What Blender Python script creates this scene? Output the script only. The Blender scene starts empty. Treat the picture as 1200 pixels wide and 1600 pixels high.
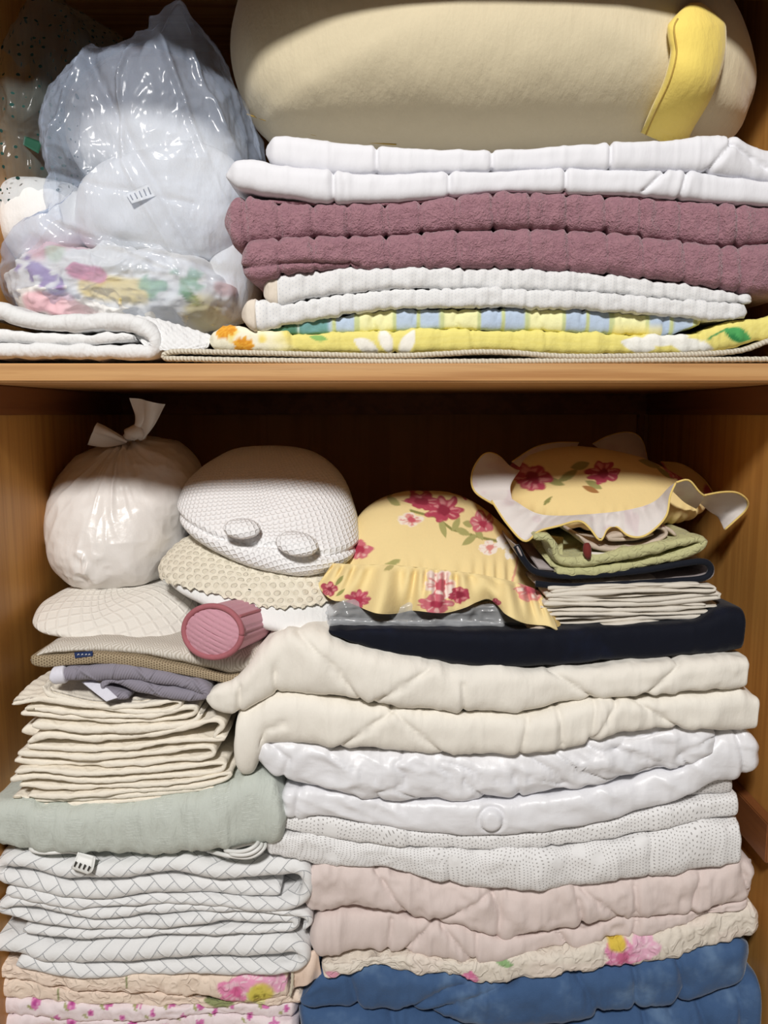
import bpy, math
import numpy as np
from mathutils import Vector

# ------------------------------------------------------------------ camera, world, lamp, exposure
ZC = 1.16                    # eye height
CAM_Y = -0.9                 # eye is 0.9 m in front of the wardrobe opening (y = 0)
F = 1200.0                   # focal length in pixels of the 1200 x 1600 frame
PITCH = math.atan(155.0 / F)
scene = bpy.context.scene
COL = scene.collection
cam_d = bpy.data.cameras.new('camera')
cam_d.sensor_fit = 'HORIZONTAL'; cam_d.sensor_width = 36.0; cam_d.lens = 36.0; cam_d.clip_start = 0.02
cam = bpy.data.objects.new('camera', cam_d); COL.objects.link(cam)
cam.location = (0, CAM_Y, ZC); cam.rotation_euler = (math.pi / 2 - PITCH, 0, 0)
scene.camera = cam

world = bpy.data.worlds.new('room_air'); scene.world = world; world.use_nodes = True
bgn = world.node_tree.nodes['Background']
bgn.inputs[0].default_value = (1.0, 0.93, 0.85, 1); bgn.inputs[1].default_value = 0.05

lamp_d = bpy.data.lights.new('ceiling_lamp', 'AREA')
lamp_d.shape = 'DISK'; lamp_d.size = 0.40; lamp_d.energy = 75; lamp_d.color = (1.0, 0.975, 0.945)
lamp = bpy.data.objects.new('ceiling_lamp', lamp_d); COL.objects.link(lamp)
lamp.location = (-0.32, -2.05, 2.72)
lamp.rotation_euler = (Vector((0, 0.1, 0.95)) - lamp.location).to_track_quat('-Z', 'Y').to_euler()

vs = scene.view_settings
vs.view_transform = 'Standard'; vs.look = 'None'; vs.gamma = 1.0; vs.use_curve_mapping = False
vs.exposure = 0.0

# ------------------------------------------------------------------ maths helpers
CP, SP = math.cos(PITCH), math.sin(PITCH)
def PX(px, py, y):
    """point of the plane at depth y that a ray through the frame position (px, py) meets"""
    px = np.asarray(px, float); py = np.asarray(py, float); y = np.asarray(y, float)
    rx = (px - 600) / F; uy = -(py - 800) / F
    dy = uy * SP + CP
    t = (y - CAM_Y) / dy
    return rx * t, y + 0 * rx, ZC + t * (uy * CP - SP)

def lin(c):
    if isinstance(c, str):
        c = [int(c[i:i + 2], 16) / 255 for i in (0, 2, 4)]
    return tuple((v / 12.92 if v <= 0.04045 else ((v + 0.055) / 1.055) ** 2.4) for v in c[:3])

def _h(ix, iy, iz, seed):
    n = (ix * 374761393 + iy * 668265263 + iz * 2147483647 + seed * 974711) & 0xffffffff
    n = ((n ^ (n >> 13)) * 1274126177) & 0xffffffff
    n = ((n ^ (n >> 16)) * 2246822519) & 0xffffffff
    return ((n ^ (n >> 15)) & 0xffff) / 32767.5 - 1
def noise(x, y, z=0.0, seed=0):
    x, y, z = np.broadcast_arrays(np.asarray(x, float), np.asarray(y, float), np.asarray(z, float))
    ix = np.floor(x).astype(np.int64); iy = np.floor(y).astype(np.int64); iz = np.floor(z).astype(np.int64)
    fx, fy, fz = x - ix, y - iy, z - iz
    sx, sy, sz = fx * fx * (3 - 2 * fx), fy * fy * (3 - 2 * fy), fz * fz * (3 - 2 * fz)
    r = 0
    for a in (0, 1):
        for b in (0, 1):
            for c in (0, 1):
                w = (sx if a else 1 - sx) * (sy if b else 1 - sy) * (sz if c else 1 - sz)
                r = r + w * _h(ix + a, iy + b, iz + c, seed)
    return r
def fbm(x, y, z=0.0, seed=0, o=3):
    r = 0; a = 1.0; f = 1.0
    for k in range(o):
        r = r + a * noise(np.asarray(x) * f, np.asarray(y) * f, np.asarray(z) * f, seed + k * 17); a *= .5; f *= 2.03
    return r
def ridge(x, y, z=0.0, seed=0, o=3):
    r = 0; a = 1.0; f = 1.0
    for k in range(o):
        r = r + a * (1 - np.abs(noise(np.asarray(x) * f, np.asarray(y) * f, np.asarray(z) * f, seed + k * 17)) * 2); a *= .5; f *= 2.1
    return r

def smooth1(a, s):
    if s <= 0: return a
    k = int(3 * s) + 1
    g = np.exp(-0.5 * (np.arange(-k, k + 1) / s) ** 2); g /= g.sum()
    return np.convolve(np.pad(a, k, mode='edge'), g, 'valid')
def curve(pts, xs, s=5):
    p = sorted(pts)
    fine = np.arange(xs[0] - 40, xs[-1] + 41, 2.0)
    v = np.interp(fine, [q[0] for q in p], [q[1] for q in p])
    return np.interp(xs, fine, smooth1(v, s / 2.0))
def catmull(pts, step):
    """resample an open polyline of n-d points to even steps of the first two coordinates, smoothed"""
    P = np.array(pts, float)
    Q = np.vstack([2 * P[0] - P[1], P, 2 * P[-1] - P[-2]])
    out = []
    for i in range(len(P) - 1):
        p0, p1, p2, p3 = Q[i:i + 4]
        t = np.linspace(0, 1, 24, endpoint=False)[:, None]
        out.append(.5 * (2 * p1 + (p2 - p0) * t + (2 * p0 - 5 * p1 + 4 * p2 - p3) * t ** 2 + (3 * p1 - p0 - 3 * p2 + p3) * t ** 3))
    out.append(P[-1:]); A = np.vstack(out)
    d = np.r_[0, np.cumsum(np.hypot(*(np.diff(A[:, :2], axis=0).T)))]
    n = max(4, int(d[-1] / step))
    s = np.linspace(0, d[-1], n)
    return np.stack([np.interp(s, d, A[:, k]) for k in range(A.shape[1])], 1)
def segdist(px, py, pts):
    best = np.full(np.broadcast(px, py).shape, 1e9)
    for (x0, y0), (x1, y1) in zip(pts[:-1], pts[1:]):
        dx, dy = x1 - x0, y1 - y0
        t = np.clip(((px - x0) * dx + (py - y0) * dy) / (dx * dx + dy * dy + 1e-9), 0, 1)
        best = np.minimum(best, np.hypot(px - x0 - t * dx, py - y0 - t * dy))
    return best
def sstep(a, b, x):
    t = np.clip((x - a) / (b - a), 0, 1); return t * t * (3 - 2 * t)

# ------------------------------------------------------------------ object helpers
def empty(name, label, cat, loc, group=None):
    o = bpy.data.objects.new(name, None); COL.objects.link(o); o.location = loc
    o.empty_display_size = 0.02
    tag(o, label, cat, group); return o
def tag(o, label=None, cat=None, group=None, kind=None):
    if label: o['label'] = label
    if cat: o['category'] = cat
    if group: o['group'] = group
    if kind: o['kind'] = kind
    return o
def raw_mesh(name, V, faces, mat, parent=None, uv=None, col=None, smooth=True):
    """V (n,3) world coordinates; faces: list of (k,m) int arrays"""
    V = np.asarray(V, float)
    if parent is not None: V = V - np.array(root_loc(parent))
    me = bpy.data.meshes.new(name)
    me.vertices.add(len(V)); me.vertices.foreach_set('co', V.astype(np.float32).ravel())
    faces = [np.asarray(f, np.int64) for f in faces if len(f)]
    loops = np.concatenate([f.ravel() for f in faces])
    tot = np.concatenate([np.full(len(f), f.shape[1]) for f in faces])
    st = np.r_[0, np.cumsum(tot)[:-1]]
    me.loops.add(len(loops)); me.loops.foreach_set('vertex_index', loops.astype(np.int32))
    me.polygons.add(len(tot)); me.polygons.foreach_set('loop_start', st.astype(np.int32))
    me.polygons.foreach_set('use_smooth', np.full(len(tot), smooth))
    me.update(calc_edges=True)
    if uv is not None:
        l = me.uv_layers.new(name='UVMap'); l.data.foreach_set('uv', np.asarray(uv, np.float32)[loops].ravel())
    if col is not None:
        a = me.color_attributes.new('print', 'FLOAT_COLOR', 'POINT')
        c = np.ones((len(V), 4), np.float32); c[:, :3] = col; a.data.foreach_set('color', c.ravel())
    me.validate(); me.update()
    me.materials.append(mat)
    o = bpy.data.objects.new(name, me); COL.objects.link(o)
    if parent is not None: o.parent = parent
    return o
def root_loc(p):
    x = np.zeros(3)
    while p is not None:
        x += np.array(p.location); p = p.parent
    return x
def grid_faces(M, K, wrap=False, flip=False):
    i = np.arange(M - 1)[:, None]; j = np.arange(K if wrap else K - 1)[None, :]
    a = i * K + j; b = i * K + (j + 1) % K; c = (i + 1) * K + (j + 1) % K; d = (i + 1) * K + j
    f = np.stack([a, b, c, d], -1).reshape(-1, 4)
    return f[:, ::-1] if flip else f
def normals(V, wrap=False):
    du = np.gradient(V, axis=0)
    if wrap:
        dv = (np.roll(V, -1, 1) - np.roll(V, 1, 1)) / 2
    else: dv = np.gradient(V, axis=1)
    n = np.cross(du, dv); n /= np.linalg.norm(n, axis=2, keepdims=True) + 1e-12
    return n

def layer(name, parent, mat, top, bot, yf=0.02, yb=0.46, yp=0.03, xl=None, xr=None, rl=25, rr=25, bulge=.8, res=.0022,
          seams=(), sd=.006, sw=6, wr=(.002, 30, 25), wav=.005, q=.66, seed=1, smo=5, paint=None, extra=None, emin=.15, kf=38, label=None):
    """one fold of a thick textile: top/bottom edge curves of its front, rounded nose, body running back to yb"""
    xl = min(p[0] for p in top) if xl is None else xl; xr = max(p[0] for p in top) if xr is None else xr
    wpx = xr - xl
    N = max(24, int(wpx * (yp - CAM_Y) / F / res))
    e0 = np.linspace(0, 1, N)
    e0 = e0 + 0.0 * e0
    px = xl + wpx * e0
    # denser columns at both ends
    yt, ybm = curve(top, px, smo), curve(bot, px, smo)
    ybm = np.maximum(ybm, yt + 2)
    pm = (yt + ybm) / 2
    X = PX(px, pm, yp)[0]; Zt = PX(px, yt, yp)[2]; Zb = PX(px, ybm, yp)[2]
    h = (Zt - Zb) / 2; mid = (Zt + Zb) / 2
    dl = np.clip((px - xl) / max(rl, 1e-3), 0, 1); dr = np.clip((xr - px) / max(rr, 1e-3), 0, 1)
    e = np.minimum(np.sqrt(1 - (1 - dl) ** 2), np.sqrt(1 - (1 - dr) ** 2)); e = np.maximum(e, emin)
    hh = h * np.sqrt(e)
    b = np.minimum(bulge * h, .035)
    yfr = yf + (1 - e) * np.minimum(h * 1.3, .04) + wav * fbm(X * 9, seed * 3.1, 0, seed, 2)
    a = np.linspace(math.pi / 2, -math.pi / 2, kf)
    sa = np.sign(np.sin(a)) * np.abs(np.sin(a)) ** q; ca = np.abs(np.cos(a)) ** .68
    tb = np.array([1, .75, .5, .3, .16, .07])
    Yf = (yfr + b)[:, None] - (b * np.maximum(e, .4))[:, None] * ca[None, :]
    Zf = mid[:, None] + hh[:, None] * sa[None, :]
    Yt = (yfr + b)[:, None] + (yb - yfr - b)[:, None] * tb[None, :]
    Zt2 = np.repeat((mid + hh)[:, None], len(tb), 1); Zb2 = np.repeat((mid - hh)[:, None], len(tb), 1)
    Y = np.hstack([Yt, Yf, Yt[:, ::-1]]); Z = np.hstack([Zt2, Zf, Zb2])
    V = np.stack([np.repeat(X[:, None], Y.shape[1], 1), Y, Z], -1)
    ppx = np.repeat(px[:, None], Y.shape[1], 1)
    syy = np.hstack([np.ones(len(tb)), sa, -np.ones(len(tb))])
    ppy = pm[:, None] - ((ybm - yt) / 2)[:, None] * syy[None, :]
    K = Y.shape[1]
    arc = np.r_[0, np.cumsum(np.linalg.norm(np.diff(V[N // 2], axis=0), axis=1))]
    arc = arc - arc[K // 2]
    S = np.repeat(arc[None, :], N, 0)
    front = np.hstack([np.array([0, 0, .2, .5, .8, 1]), np.ones(kf), np.array([1, .8, .5, .2, 0, 0])])[None, :]
    D = np.zeros((N, K))
    if wr:
        am, fx, fz = wr
        D += am * fbm(V[..., 0] * fx, S * fz, 0, seed, 3) + am * .55 * (np.maximum(ridge(V[..., 0] * fx * 1.7, S * fz * .55, 0, seed + 40, 2), .3) - .5)
    pk = noise(ppx / 6.0, ppy / 30.0, 0, seed + 9)
    for s in seams:
        d = segdist(ppx, ppy, s)
        D -= sd * np.exp(-(d / sw) ** 1.2) - sd * .35 * np.exp(-(d / (sw * 3.6)) ** 2)
        D += sd * .16 * pk * np.exp(-d / 20)
    if extra is not None: D += extra(ppx, ppy, V, S)
    n = normals(V)
    D *= front * np.clip(e * 1.5, 0, 1)[:, None]
    sgn = 1.0 if n[N // 2, K // 2, 1] < 0 else -1.0
    V = V + n * sgn * D[..., None]
    uv = np.stack([V[..., 0], S], -1).reshape(-1, 2)
    col = paint(ppx, ppy).reshape(-1, 3) if paint is not None else None
    f = grid_faces(N, K, True, flip=sgn < 0)
    i0 = np.arange(K)[None, :]
    caps = [i0[:, ::-1] if sgn > 0 else i0, (i0 + (N - 1) * K) if sgn > 0 else (i0 + (N - 1) * K)[:, ::-1]]
    o = raw_mesh(name, V.reshape(-1, 3), [f] + caps, mat, parent, uv, col)
    if label: o['label'] = label
    return o

def ribbon(name, parent, mat, pts, yf=0.02, yb=0.40, yp=0.03, step=.003, wr=(.001, 40, 40), wav=.004, seed=1, paint=None, extra=None, rnd=1.0, dz=0.0):
    """a folded sheet: centre line (px, py, thickness px) seen from the front, running back to yb, front edge rounded"""
    A = catmull(pts, step * F / (yp - CAM_Y))
    x, _, z = PX(A[:, 0], A[:, 1], yp); z = z + dz
    th = A[:, 2] * (yp - CAM_Y) / F / 2
    M = len(A)
    tx, tz = np.gradient(x), np.gradient(z); L = np.hypot(tx, tz) + 1e-9
    nx, nz = -tz / L, tx / L
    endf = np.minimum(1, np.minimum(np.arange(M), np.arange(M)[::-1]) / 2.5); th = th * (0.45 + .55 * np.sqrt(endf))
    arcl = np.r_[0, np.cumsum(np.hypot(np.diff(x), np.diff(z)))]
    y0 = yf + wav * fbm(arcl * 12, seed * 1.7, 0, seed, 2)
    a = np.linspace(math.pi / 2, -math.pi / 2, 11)
    tb = np.array([1, .7, .4, .2, .1, .05, .02])
    r = th * rnd
    off = np.hstack([np.repeat(th[:, None], 7, 1), th[:, None] * np.sin(a)[None, :], np.repeat(-th[:, None], 7, 1)])
    yfr = (y0 + r)[:, None]
    Y = np.hstack([yfr + (yb - yfr) * tb[None, :], yfr - r[:, None] * np.cos(a)[None, :], yfr + (yb - yfr) * tb[None, ::-1]])
    V = np.stack([x[:, None] + nx[:, None] * off, Y, z[:, None] + nz[:, None] * off], -1)
    K = V.shape[1]
    arc = np.r_[0, np.cumsum(np.linalg.norm(np.diff(V[M // 2], axis=0), axis=1))]; arc -= arc[K // 2]
    S = np.repeat(arc[None, :], M, 0); U = np.repeat(arcl[:, None], K, 1)
    D = np.zeros((M, K))
    if wr: D += wr[0] * fbm(U * wr[1], S * wr[2], 0, seed, 3)
    if extra is not None: D += extra(U, S, V)
    n = normals(V); jm = K // 2
    sgn = 1.0 if n[M // 2, jm, 1] < 0 else -1.0
    V = V + n * sgn * D[..., None]
    col = None
    if paint is not None:
        col = paint(np.repeat(A[:, :1], K, 1), np.repeat(A[:, 1:2], K, 1), U, S).reshape(-1, 3)
    f = grid_faces(M, K, True, flip=sgn < 0); i0 = np.arange(K)[None, :]
    caps = [i0[:, ::-1] if sgn > 0 else i0, (i0 + (M - 1) * K) if sgn > 0 else (i0 + (M - 1) * K)[:, ::-1]]
    return raw_mesh(name, V.reshape(-1, 3), [f] + caps, mat, parent, np.stack([U, S], -1).reshape(-1, 2), col)

def polar_outline(outline, c, th):
    P = np.array(outline, float) - np.array(c)
    n = len(P); Q = np.vstack([P[-1], P, P[0], P[1]])
    out = []
    for i in range(n):
        p0, p1, p2, p3 = Q[i], Q[i + 1], Q[i + 2], Q[i + 3]
        t = np.linspace(0, 1, 16, endpoint=False)[:, None]
        out.append(.5 * (2 * p1 + (p2 - p0) * t + (2 * p0 - 5 * p1 + 4 * p2 - p3) * t ** 2 + (3 * p1 - p0 - 3 * p2 + p3) * t ** 3))
    A = np.vstack(out); ang = np.arctan2(A[:, 1], A[:, 0]); r = np.hypot(A[:, 0], A[:, 1])
    o = np.argsort(ang); ang, r = ang[o], r[o]
    return np.interp(th, np.r_[ang[-8:] - 2 * math.pi, ang, ang[:8] + 2 * math.pi], np.r_[r[-8:], r, r[:8]])

def blob(name, parent, mat, outline, yc, df, db, c=None, n=2.2, nt=260, nr=60, tilt=0.0, disp=None, paint=None, keep=None, grow=0.0, ridgeline=0, solid=True):
    """a stuffed body: its outline at depth yc, swelling df towards the viewer and db to the back"""
    O = np.array(outline, float)
    c = O.mean(0) if c is None else np.array(c, float)
    th = np.linspace(-math.pi, math.pi, nt, endpoint=False)
    r = polar_outline(outline, c, th)
    ph = np.linspace(0.015, math.pi - .015, 2 * nr)
    rho = np.sin(ph); ds = np.where(ph < math.pi / 2, -1.0, 1.0)
    dep = (1 - rho ** n) ** (1 / n)
    px = c[0] + r[None, :] * np.cos(th)[None, :] * rho[:, None]
    py = c[1] + r[None, :] * np.sin(th)[None, :] * rho[:, None]
    x, _, z = PX(px, py, yc)
    zc = PX(c[0], c[1], yc)[2]
    for _ in range(3):
        yt_ = yc + tilt * (z - zc); x, _y, z = PX(px, py, yt_)
    yy = yt_ + (np.where(ds < 0, -df, db) * dep)[:, None]
    V = np.stack([x, yy + 0 * x, z], -1)
    sl = np.concatenate([np.zeros((1, nt)), np.cumsum(np.linalg.norm(np.diff(V, axis=0), axis=2), 0)])
    nn = normals(V, True)
    sgn = 1.0 if nn[2, 0, 1] < 0 else -1.0
    nn *= sgn
    if disp is not None or grow:
        D = grow + (disp(px, py, V, rho[:, None] + 0 * px, (ds < 0)[:, None] & (px > -1e9)) if disp is not None else 0)
        V = V + nn * (D if np.ndim(D) == 0 else D[..., None])
    M, K = V.shape[:2]
    f = grid_faces(M, K, True, flip=sgn < 0)
    i0 = np.arange(K)[None, :]
    caps = [i0[:, ::-1] if sgn > 0 else i0, (i0 + (M - 1) * K) if sgn > 0 else (i0 + (M - 1) * K)[:, ::-1]]
    if keep is not None:
        k = keep(px, py, ds[:, None] < 0).ravel()
        f = f[k[f].all(1)]; caps = []
    col = paint(px, py).reshape(-1, 3) if paint is not None else None
    x0 = sl * np.cos(th)[None, :]; z0 = -sl * np.sin(th)[None, :]
    return raw_mesh(name, V.reshape(-1, 3), [f] + caps, mat, parent, np.stack([x0, z0], -1).reshape(-1, 2), col)

def tube(name, parent, mat, pts, r, seg=10, step=.004, closed=False, twist=None):
    """round cord through 3-d points; r a number or one per point"""
    P = np.array(pts, float)
    R = np.full(len(P), r, float) if np.ndim(r) == 0 else np.array(r, float)
    if closed: P = np.vstack([P, P[0]]); R = np.r_[R, R[0]]
    d = np.r_[0, np.cumsum(np.linalg.norm(np.diff(P, axis=0), axis=1))]
    m = max(4, int(d[-1] / step)); s = np.linspace(0, d[-1], m)
    A = np.stack([np.interp(s, d, P[:, k]) for k in range(3)], 1)
    w = max(1, int(m / len(P) / 2))
    if not closed:
        for k in range(3): A[:, k] = smooth1(A[:, k], w * .6)
    R = np.interp(s, d, R)
    T = np.gradient(A, axis=0); T /= np.linalg.norm(T, axis=1, keepdims=True) + 1e-12
    up = np.array([0.13, -.99, .05]); 
    B = np.cross(T, up); bl = np.linalg.norm(B, axis=1, keepdims=True)
    B = np.where(bl < .2, np.cross(T, np.array([0, .1, 1.0])), B); B /= np.linalg.norm(B, axis=1, keepdims=True)
    Nn = np.cross(B, T)
    a = np.linspace(0, 2 * math.pi, seg, endpoint=False)
    rr = R[:, None] * np.ones(seg)[None, :]
    if twist: rr = rr * (1 + twist[0] * np.sin(twist[1] * s[:, None] + a[None, :] * twist[2]))
    V = A[:, None, :] + rr[..., None] * (np.cos(a)[None, :, None] * B[:, None, :] + np.sin(a)[None, :, None] * Nn[:, None, :])
    f = grid_faces(m, seg, True); i0 = np.arange(seg)[None, :]
    uv = np.stack([np.repeat(s[:, None], seg, 1), np.repeat(a[None, :] * r if np.ndim(r) == 0 else a[None, :] * .004, m, 0)], -1).reshape(-1, 2)
    return raw_mesh(name, V.reshape(-1, 3), [f, i0[:, ::-1], i0 + (m - 1) * seg], mat, parent, uv)

def cloth(name, parent, mat, rows, thick=.0016, n=160, m=16, disp=None, paint=None, wave=None):
    """a free sheet lofted through polylines rows = [[(px, py, y), ...], ...]; closed two-sided shell of real thickness"""
    R = []
    for row in rows:
        A = catmull(row, 1.0)
        d = np.linspace(0, 1, len(A)); t = np.linspace(0, 1, n)
        R.append(np.stack([np.interp(t, d, A[:, k]) for k in range(3)], 1))
    R = np.array(R)
    v = np.linspace(0, len(R) - 1, m); G = np.zeros((m, n, 3))
    Q = np.concatenate([2 * R[:1] - R[1:2], R, 2 * R[-1:] - R[-2:-1]])
    for j, t in enumerate(v):
        i = min(int(t), len(R) - 2); f = t - i
        p0, p1, p2, p3 = Q[i:i + 4]
        G[j] = .5 * (2 * p1 + (p2 - p0) * f + (2 * p0 - 5 * p1 + 4 * p2 - p3) * f ** 2 + (3 * p1 - p0 - 3 * p2 + p3) * f ** 3)
    vv = np.repeat(np.linspace(0, 1, m)[:, None], n, 1); uu = np.repeat(np.linspace(0, 1, n)[None, :], m, 0)
    if wave is not None: G[..., 2] += wave(uu, vv)
    x, y, z = PX(G[..., 0], G[..., 1], G[..., 2])
    V = np.stack([x, y, z], -1)
    nn = normals(V)
    if disp is not None: V = V + nn * disp(uu, vv, V)[..., None]
    edge = np.ones((m, n)); edge[0] = edge[-1] = .3; edge[:, 0] = edge[:, -1] = .3
    A = V + nn * thick / 2 * edge[..., None]; B = V - nn * thick / 2 * edge[..., None]
    f = grid_faces(m, n); k = m * n
    bound = np.r_[np.arange(n), np.arange(1, m) * n + n - 1, (m - 1) * n + np.arange(n - 1)[::-1], np.arange(1, m - 1)[::-1] * n]
    nb = np.r_[bound[1:], bound[0]]
    side = np.stack([bound, bound + k, nb + k, nb], -1)
    col = None
    if paint is not None:
        c = paint(G[..., 0], G[..., 1]); c = c[0] if isinstance(c, list) else c
        c2 = paint(G[..., 0], G[..., 1])
        if isinstance(c2, list): c, c2 = c2
        col = np.concatenate([c.reshape(-1, 3), c2.reshape(-1, 3)])
    le = np.stack([uu * (x.max() - x.min()), z], -1).reshape(-1, 2)
    return raw_mesh(name, np.concatenate([A.reshape(-1, 3), B.reshape(-1, 3)]), [f[:, ::-1], f + k, side], mat, parent, np.concatenate([le, le]), col)

def box(name, mat, x0, x1, y0, y1, z0, z1, parent=None, bev=.0015):
    import bmesh
    bm = bmesh.new(); bmesh.ops.create_cube(bm, size=1)
    for v in bm.verts:
        v.co = ((x0 + x1) / 2 + v.co.x * (x1 - x0), (y0 + y1) / 2 + v.co.y * (y1 - y0), (z0 + z1) / 2 + v.co.z * (z1 - z0))
    bmesh.ops.bevel(bm, geom=bm.edges[:], offset=bev, segments=2, affect='EDGES')
    if parent is not None:
        d = Vector(root_loc(parent))
        for v in bm.verts: v.co -= d
    me = bpy.data.meshes.new(name); bm.to_mesh(me); bm.free(); me.materials.append(mat)
    o = bpy.data.objects.new(name, me); COL.objects.link(o)
    if parent is not None: o.parent = parent
    return o

# ------------------------------------------------------------------ node expressions
class E:
    def __init__(s, nt, v): s.nt, s.v = nt, v
    def op(s, o, *a):
        n = s.nt.nodes.new('ShaderNodeMath'); n.operation = o
        for i, k in enumerate((s,) + a):
            k = k.v if isinstance(k, E) else k
            if isinstance(k, (int, float)): n.inputs[i].default_value = k
            else: s.nt.links.new(k, n.inputs[i])
        return E(s.nt, n.outputs[0])
    def __add__(s, o): return s.op('ADD', o)
    __radd__ = __add__
    def __mul__(s, o): return s.op('MULTIPLY', o)
    __rmul__ = __mul__
    def __sub__(s, o): return s.op('SUBTRACT', o)
    def __rsub__(s, o): return s.op('MULTIPLY', -1.0) + o
    def __truediv__(s, o): return s.op('DIVIDE', o)
    def floor(s): return s.op('FLOOR')
    def frac(s): return s.op('FRACT')
    def mod(s, m): return s.op('FLOORED_MODULO', m)
    def lt(s, m): return s.op('LESS_THAN', m)
    def gt(s, m): return s.op('GREATER_THAN', m)
    def eq(s, m): return s.op('COMPARE', m, 0.3)
    def min(s, o): return s.op('MINIMUM', o)
    def max(s, o): return s.op('MAXIMUM', o)
    def sin(s): return s.op('SINE')
    def cos(s): return s.op('COSINE')
    def abs(s): return s.op('ABSOLUTE')
    def sqrt(s): return s.op('SQRT')
    def pw(s, k): return s.op('POWER', k)
    def sst(s, a, b):
        n = s.nt.nodes.new('ShaderNodeMapRange'); n.interpolation_type = 'SMOOTHSTEP'
        s.nt.links.new(s.v, n.inputs[0]); n.inputs[1].default_value = a; n.inputs[2].default_value = b
        return E(s.nt, n.outputs[0])

class Mat:
    """principled material with a few procedural layers"""
    def __init__(s, name, base='ffffff', rough=.85, sheen=.0, spec=.3, attr=False):
        s.m = bpy.data.materials.new(name); s.m.use_nodes = True; s.nt = s.m.node_tree
        s.b = s.nt.nodes['Principled BSDF']
        s.b.inputs['Roughness'].default_value = rough
        s.b.inputs['Specular IOR Level'].default_value = spec
        if sheen:
            s.b.inputs['Sheen Weight'].default_value = sheen; s.b.inputs['Sheen Roughness'].default_value = .4
        if attr:
            a = s.nt.nodes.new('ShaderNodeAttribute'); a.attribute_name = 'print'; s.c = a.outputs['Color']
        else:
            r = s.nt.nodes.new('ShaderNodeRGB'); r.outputs[0].default_value = lin(base) + (1,); s.c = r.outputs[0]
        s.h = None; s.hd = .001
        s.tc = s.nt.nodes.new('ShaderNodeTexCoord')
    def uv(s):
        x = s.nt.nodes.new('ShaderNodeSeparateXYZ'); s.nt.links.new(s.tc.outputs['UV'], x.inputs[0])
        return E(s.nt, x.outputs[0]), E(s.nt, x.outputs[1])
    def obj(s):
        x = s.nt.nodes.new('ShaderNodeSeparateXYZ'); s.nt.links.new(s.tc.outputs['Object'], x.inputs[0])
        return [E(s.nt, x.outputs[i]) for i in range(3)]
    def noise(s, scale, detail=3, coord='Object', stretch=None, rough=.55, out='Fac'):
        n = s.nt.nodes.new('ShaderNodeTexNoise'); n.inputs['Scale'].default_value = scale; n.inputs['Detail'].default_value = detail
        n.inputs['Roughness'].default_value = rough
        src = s.tc.outputs[coord]
        if stretch:
            mp = s.nt.nodes.new('ShaderNodeMapping'); mp.inputs['Scale'].default_value = stretch
            s.nt.links.new(src, mp.inputs[0]); src = mp.outputs[0]
        s.nt.links.new(src, n.inputs['Vector'])
        return E(s.nt, n.outputs[0] if out == 'Fac' else n.outputs[1])
    def voro(s, scale, coord='Object', feature='F1', rand=1.0):
        n = s.nt.nodes.new('ShaderNodeTexVoronoi'); n.feature = feature; n.inputs['Scale'].default_value = scale; n.inputs['Randomness'].default_value = rand
        s.nt.links.new(s.tc.outputs[coord], n.inputs['Vector']); return E(s.nt, n.outputs['Distance'])
    def mix(s, fac, col, mode='MIX'):
        n = s.nt.nodes.new('ShaderNodeMix'); n.data_type = 'RGBA'; n.blend_type = mode
        if isinstance(fac, E): s.nt.links.new(fac.v, n.inputs[0])
        else: n.inputs[0].default_value = fac
        s.nt.links.new(s.c, n.inputs[6])
        n.inputs[7].default_value = lin(col) + (1,)
        s.c = n.outputs[2]; return s
    def height(s, e, d):
        e = e * d
        s.h = e if s.h is None else s.h + e; return s
    def done(s, strength=1.0, transl=0.0):
        s.nt.links.new(s.c, s.b.inputs['Base Color'])
        if s.h is not None:
            bp = s.nt.nodes.new('ShaderNodeBump'); bp.inputs['Strength'].default_value = strength; bp.inputs['Distance'].default_value = 1.0
            s.nt.links.new(s.h.v, bp.inputs['Height']); s.nt.links.new(bp.outputs[0], s.b.inputs['Normal'])
        return s.m

def herring(u, v, w, n, ang=math.pi / 4):
    """distance (in tile widths) to the nearest joint of a herringbone pattern"""
    ca, sa = math.cos(ang) / w, math.sin(ang) / w
    x = u * ca - v * sa; y = u * sa + v * ca
    ix, iy = x.floor(), y.floor(); fx, fy = x - ix, y - iy
    gx, gy = 1 - fx, 1 - fy
    r = (ix - iy).mod(2 * n)
    H = r.lt(n - .5)
    big = 9.0
    def opt(d, k): return d + (1 - r.eq(k)) * big
    dh = fy.min(gy).min(opt(fx, 0)).min(opt(gx, n - 1))
    dv = fx.min(gx).min(opt(fy, 2 * n - 1)).min(opt(gy, n))
    return dh * H + dv * (1 - H), x, y

def cotton(name, base, rough=.85, sheen=.15, bump=.00035, scale=260, var=.0, attr=False, spec=.25):
    m = Mat(name, base, rough, sheen, spec, attr)
    m.height(m.noise(scale, 3), bump); m.height(m.noise(1.0, 4, stretch=(75, 40, 26)), bump * 8)
    return m

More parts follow.
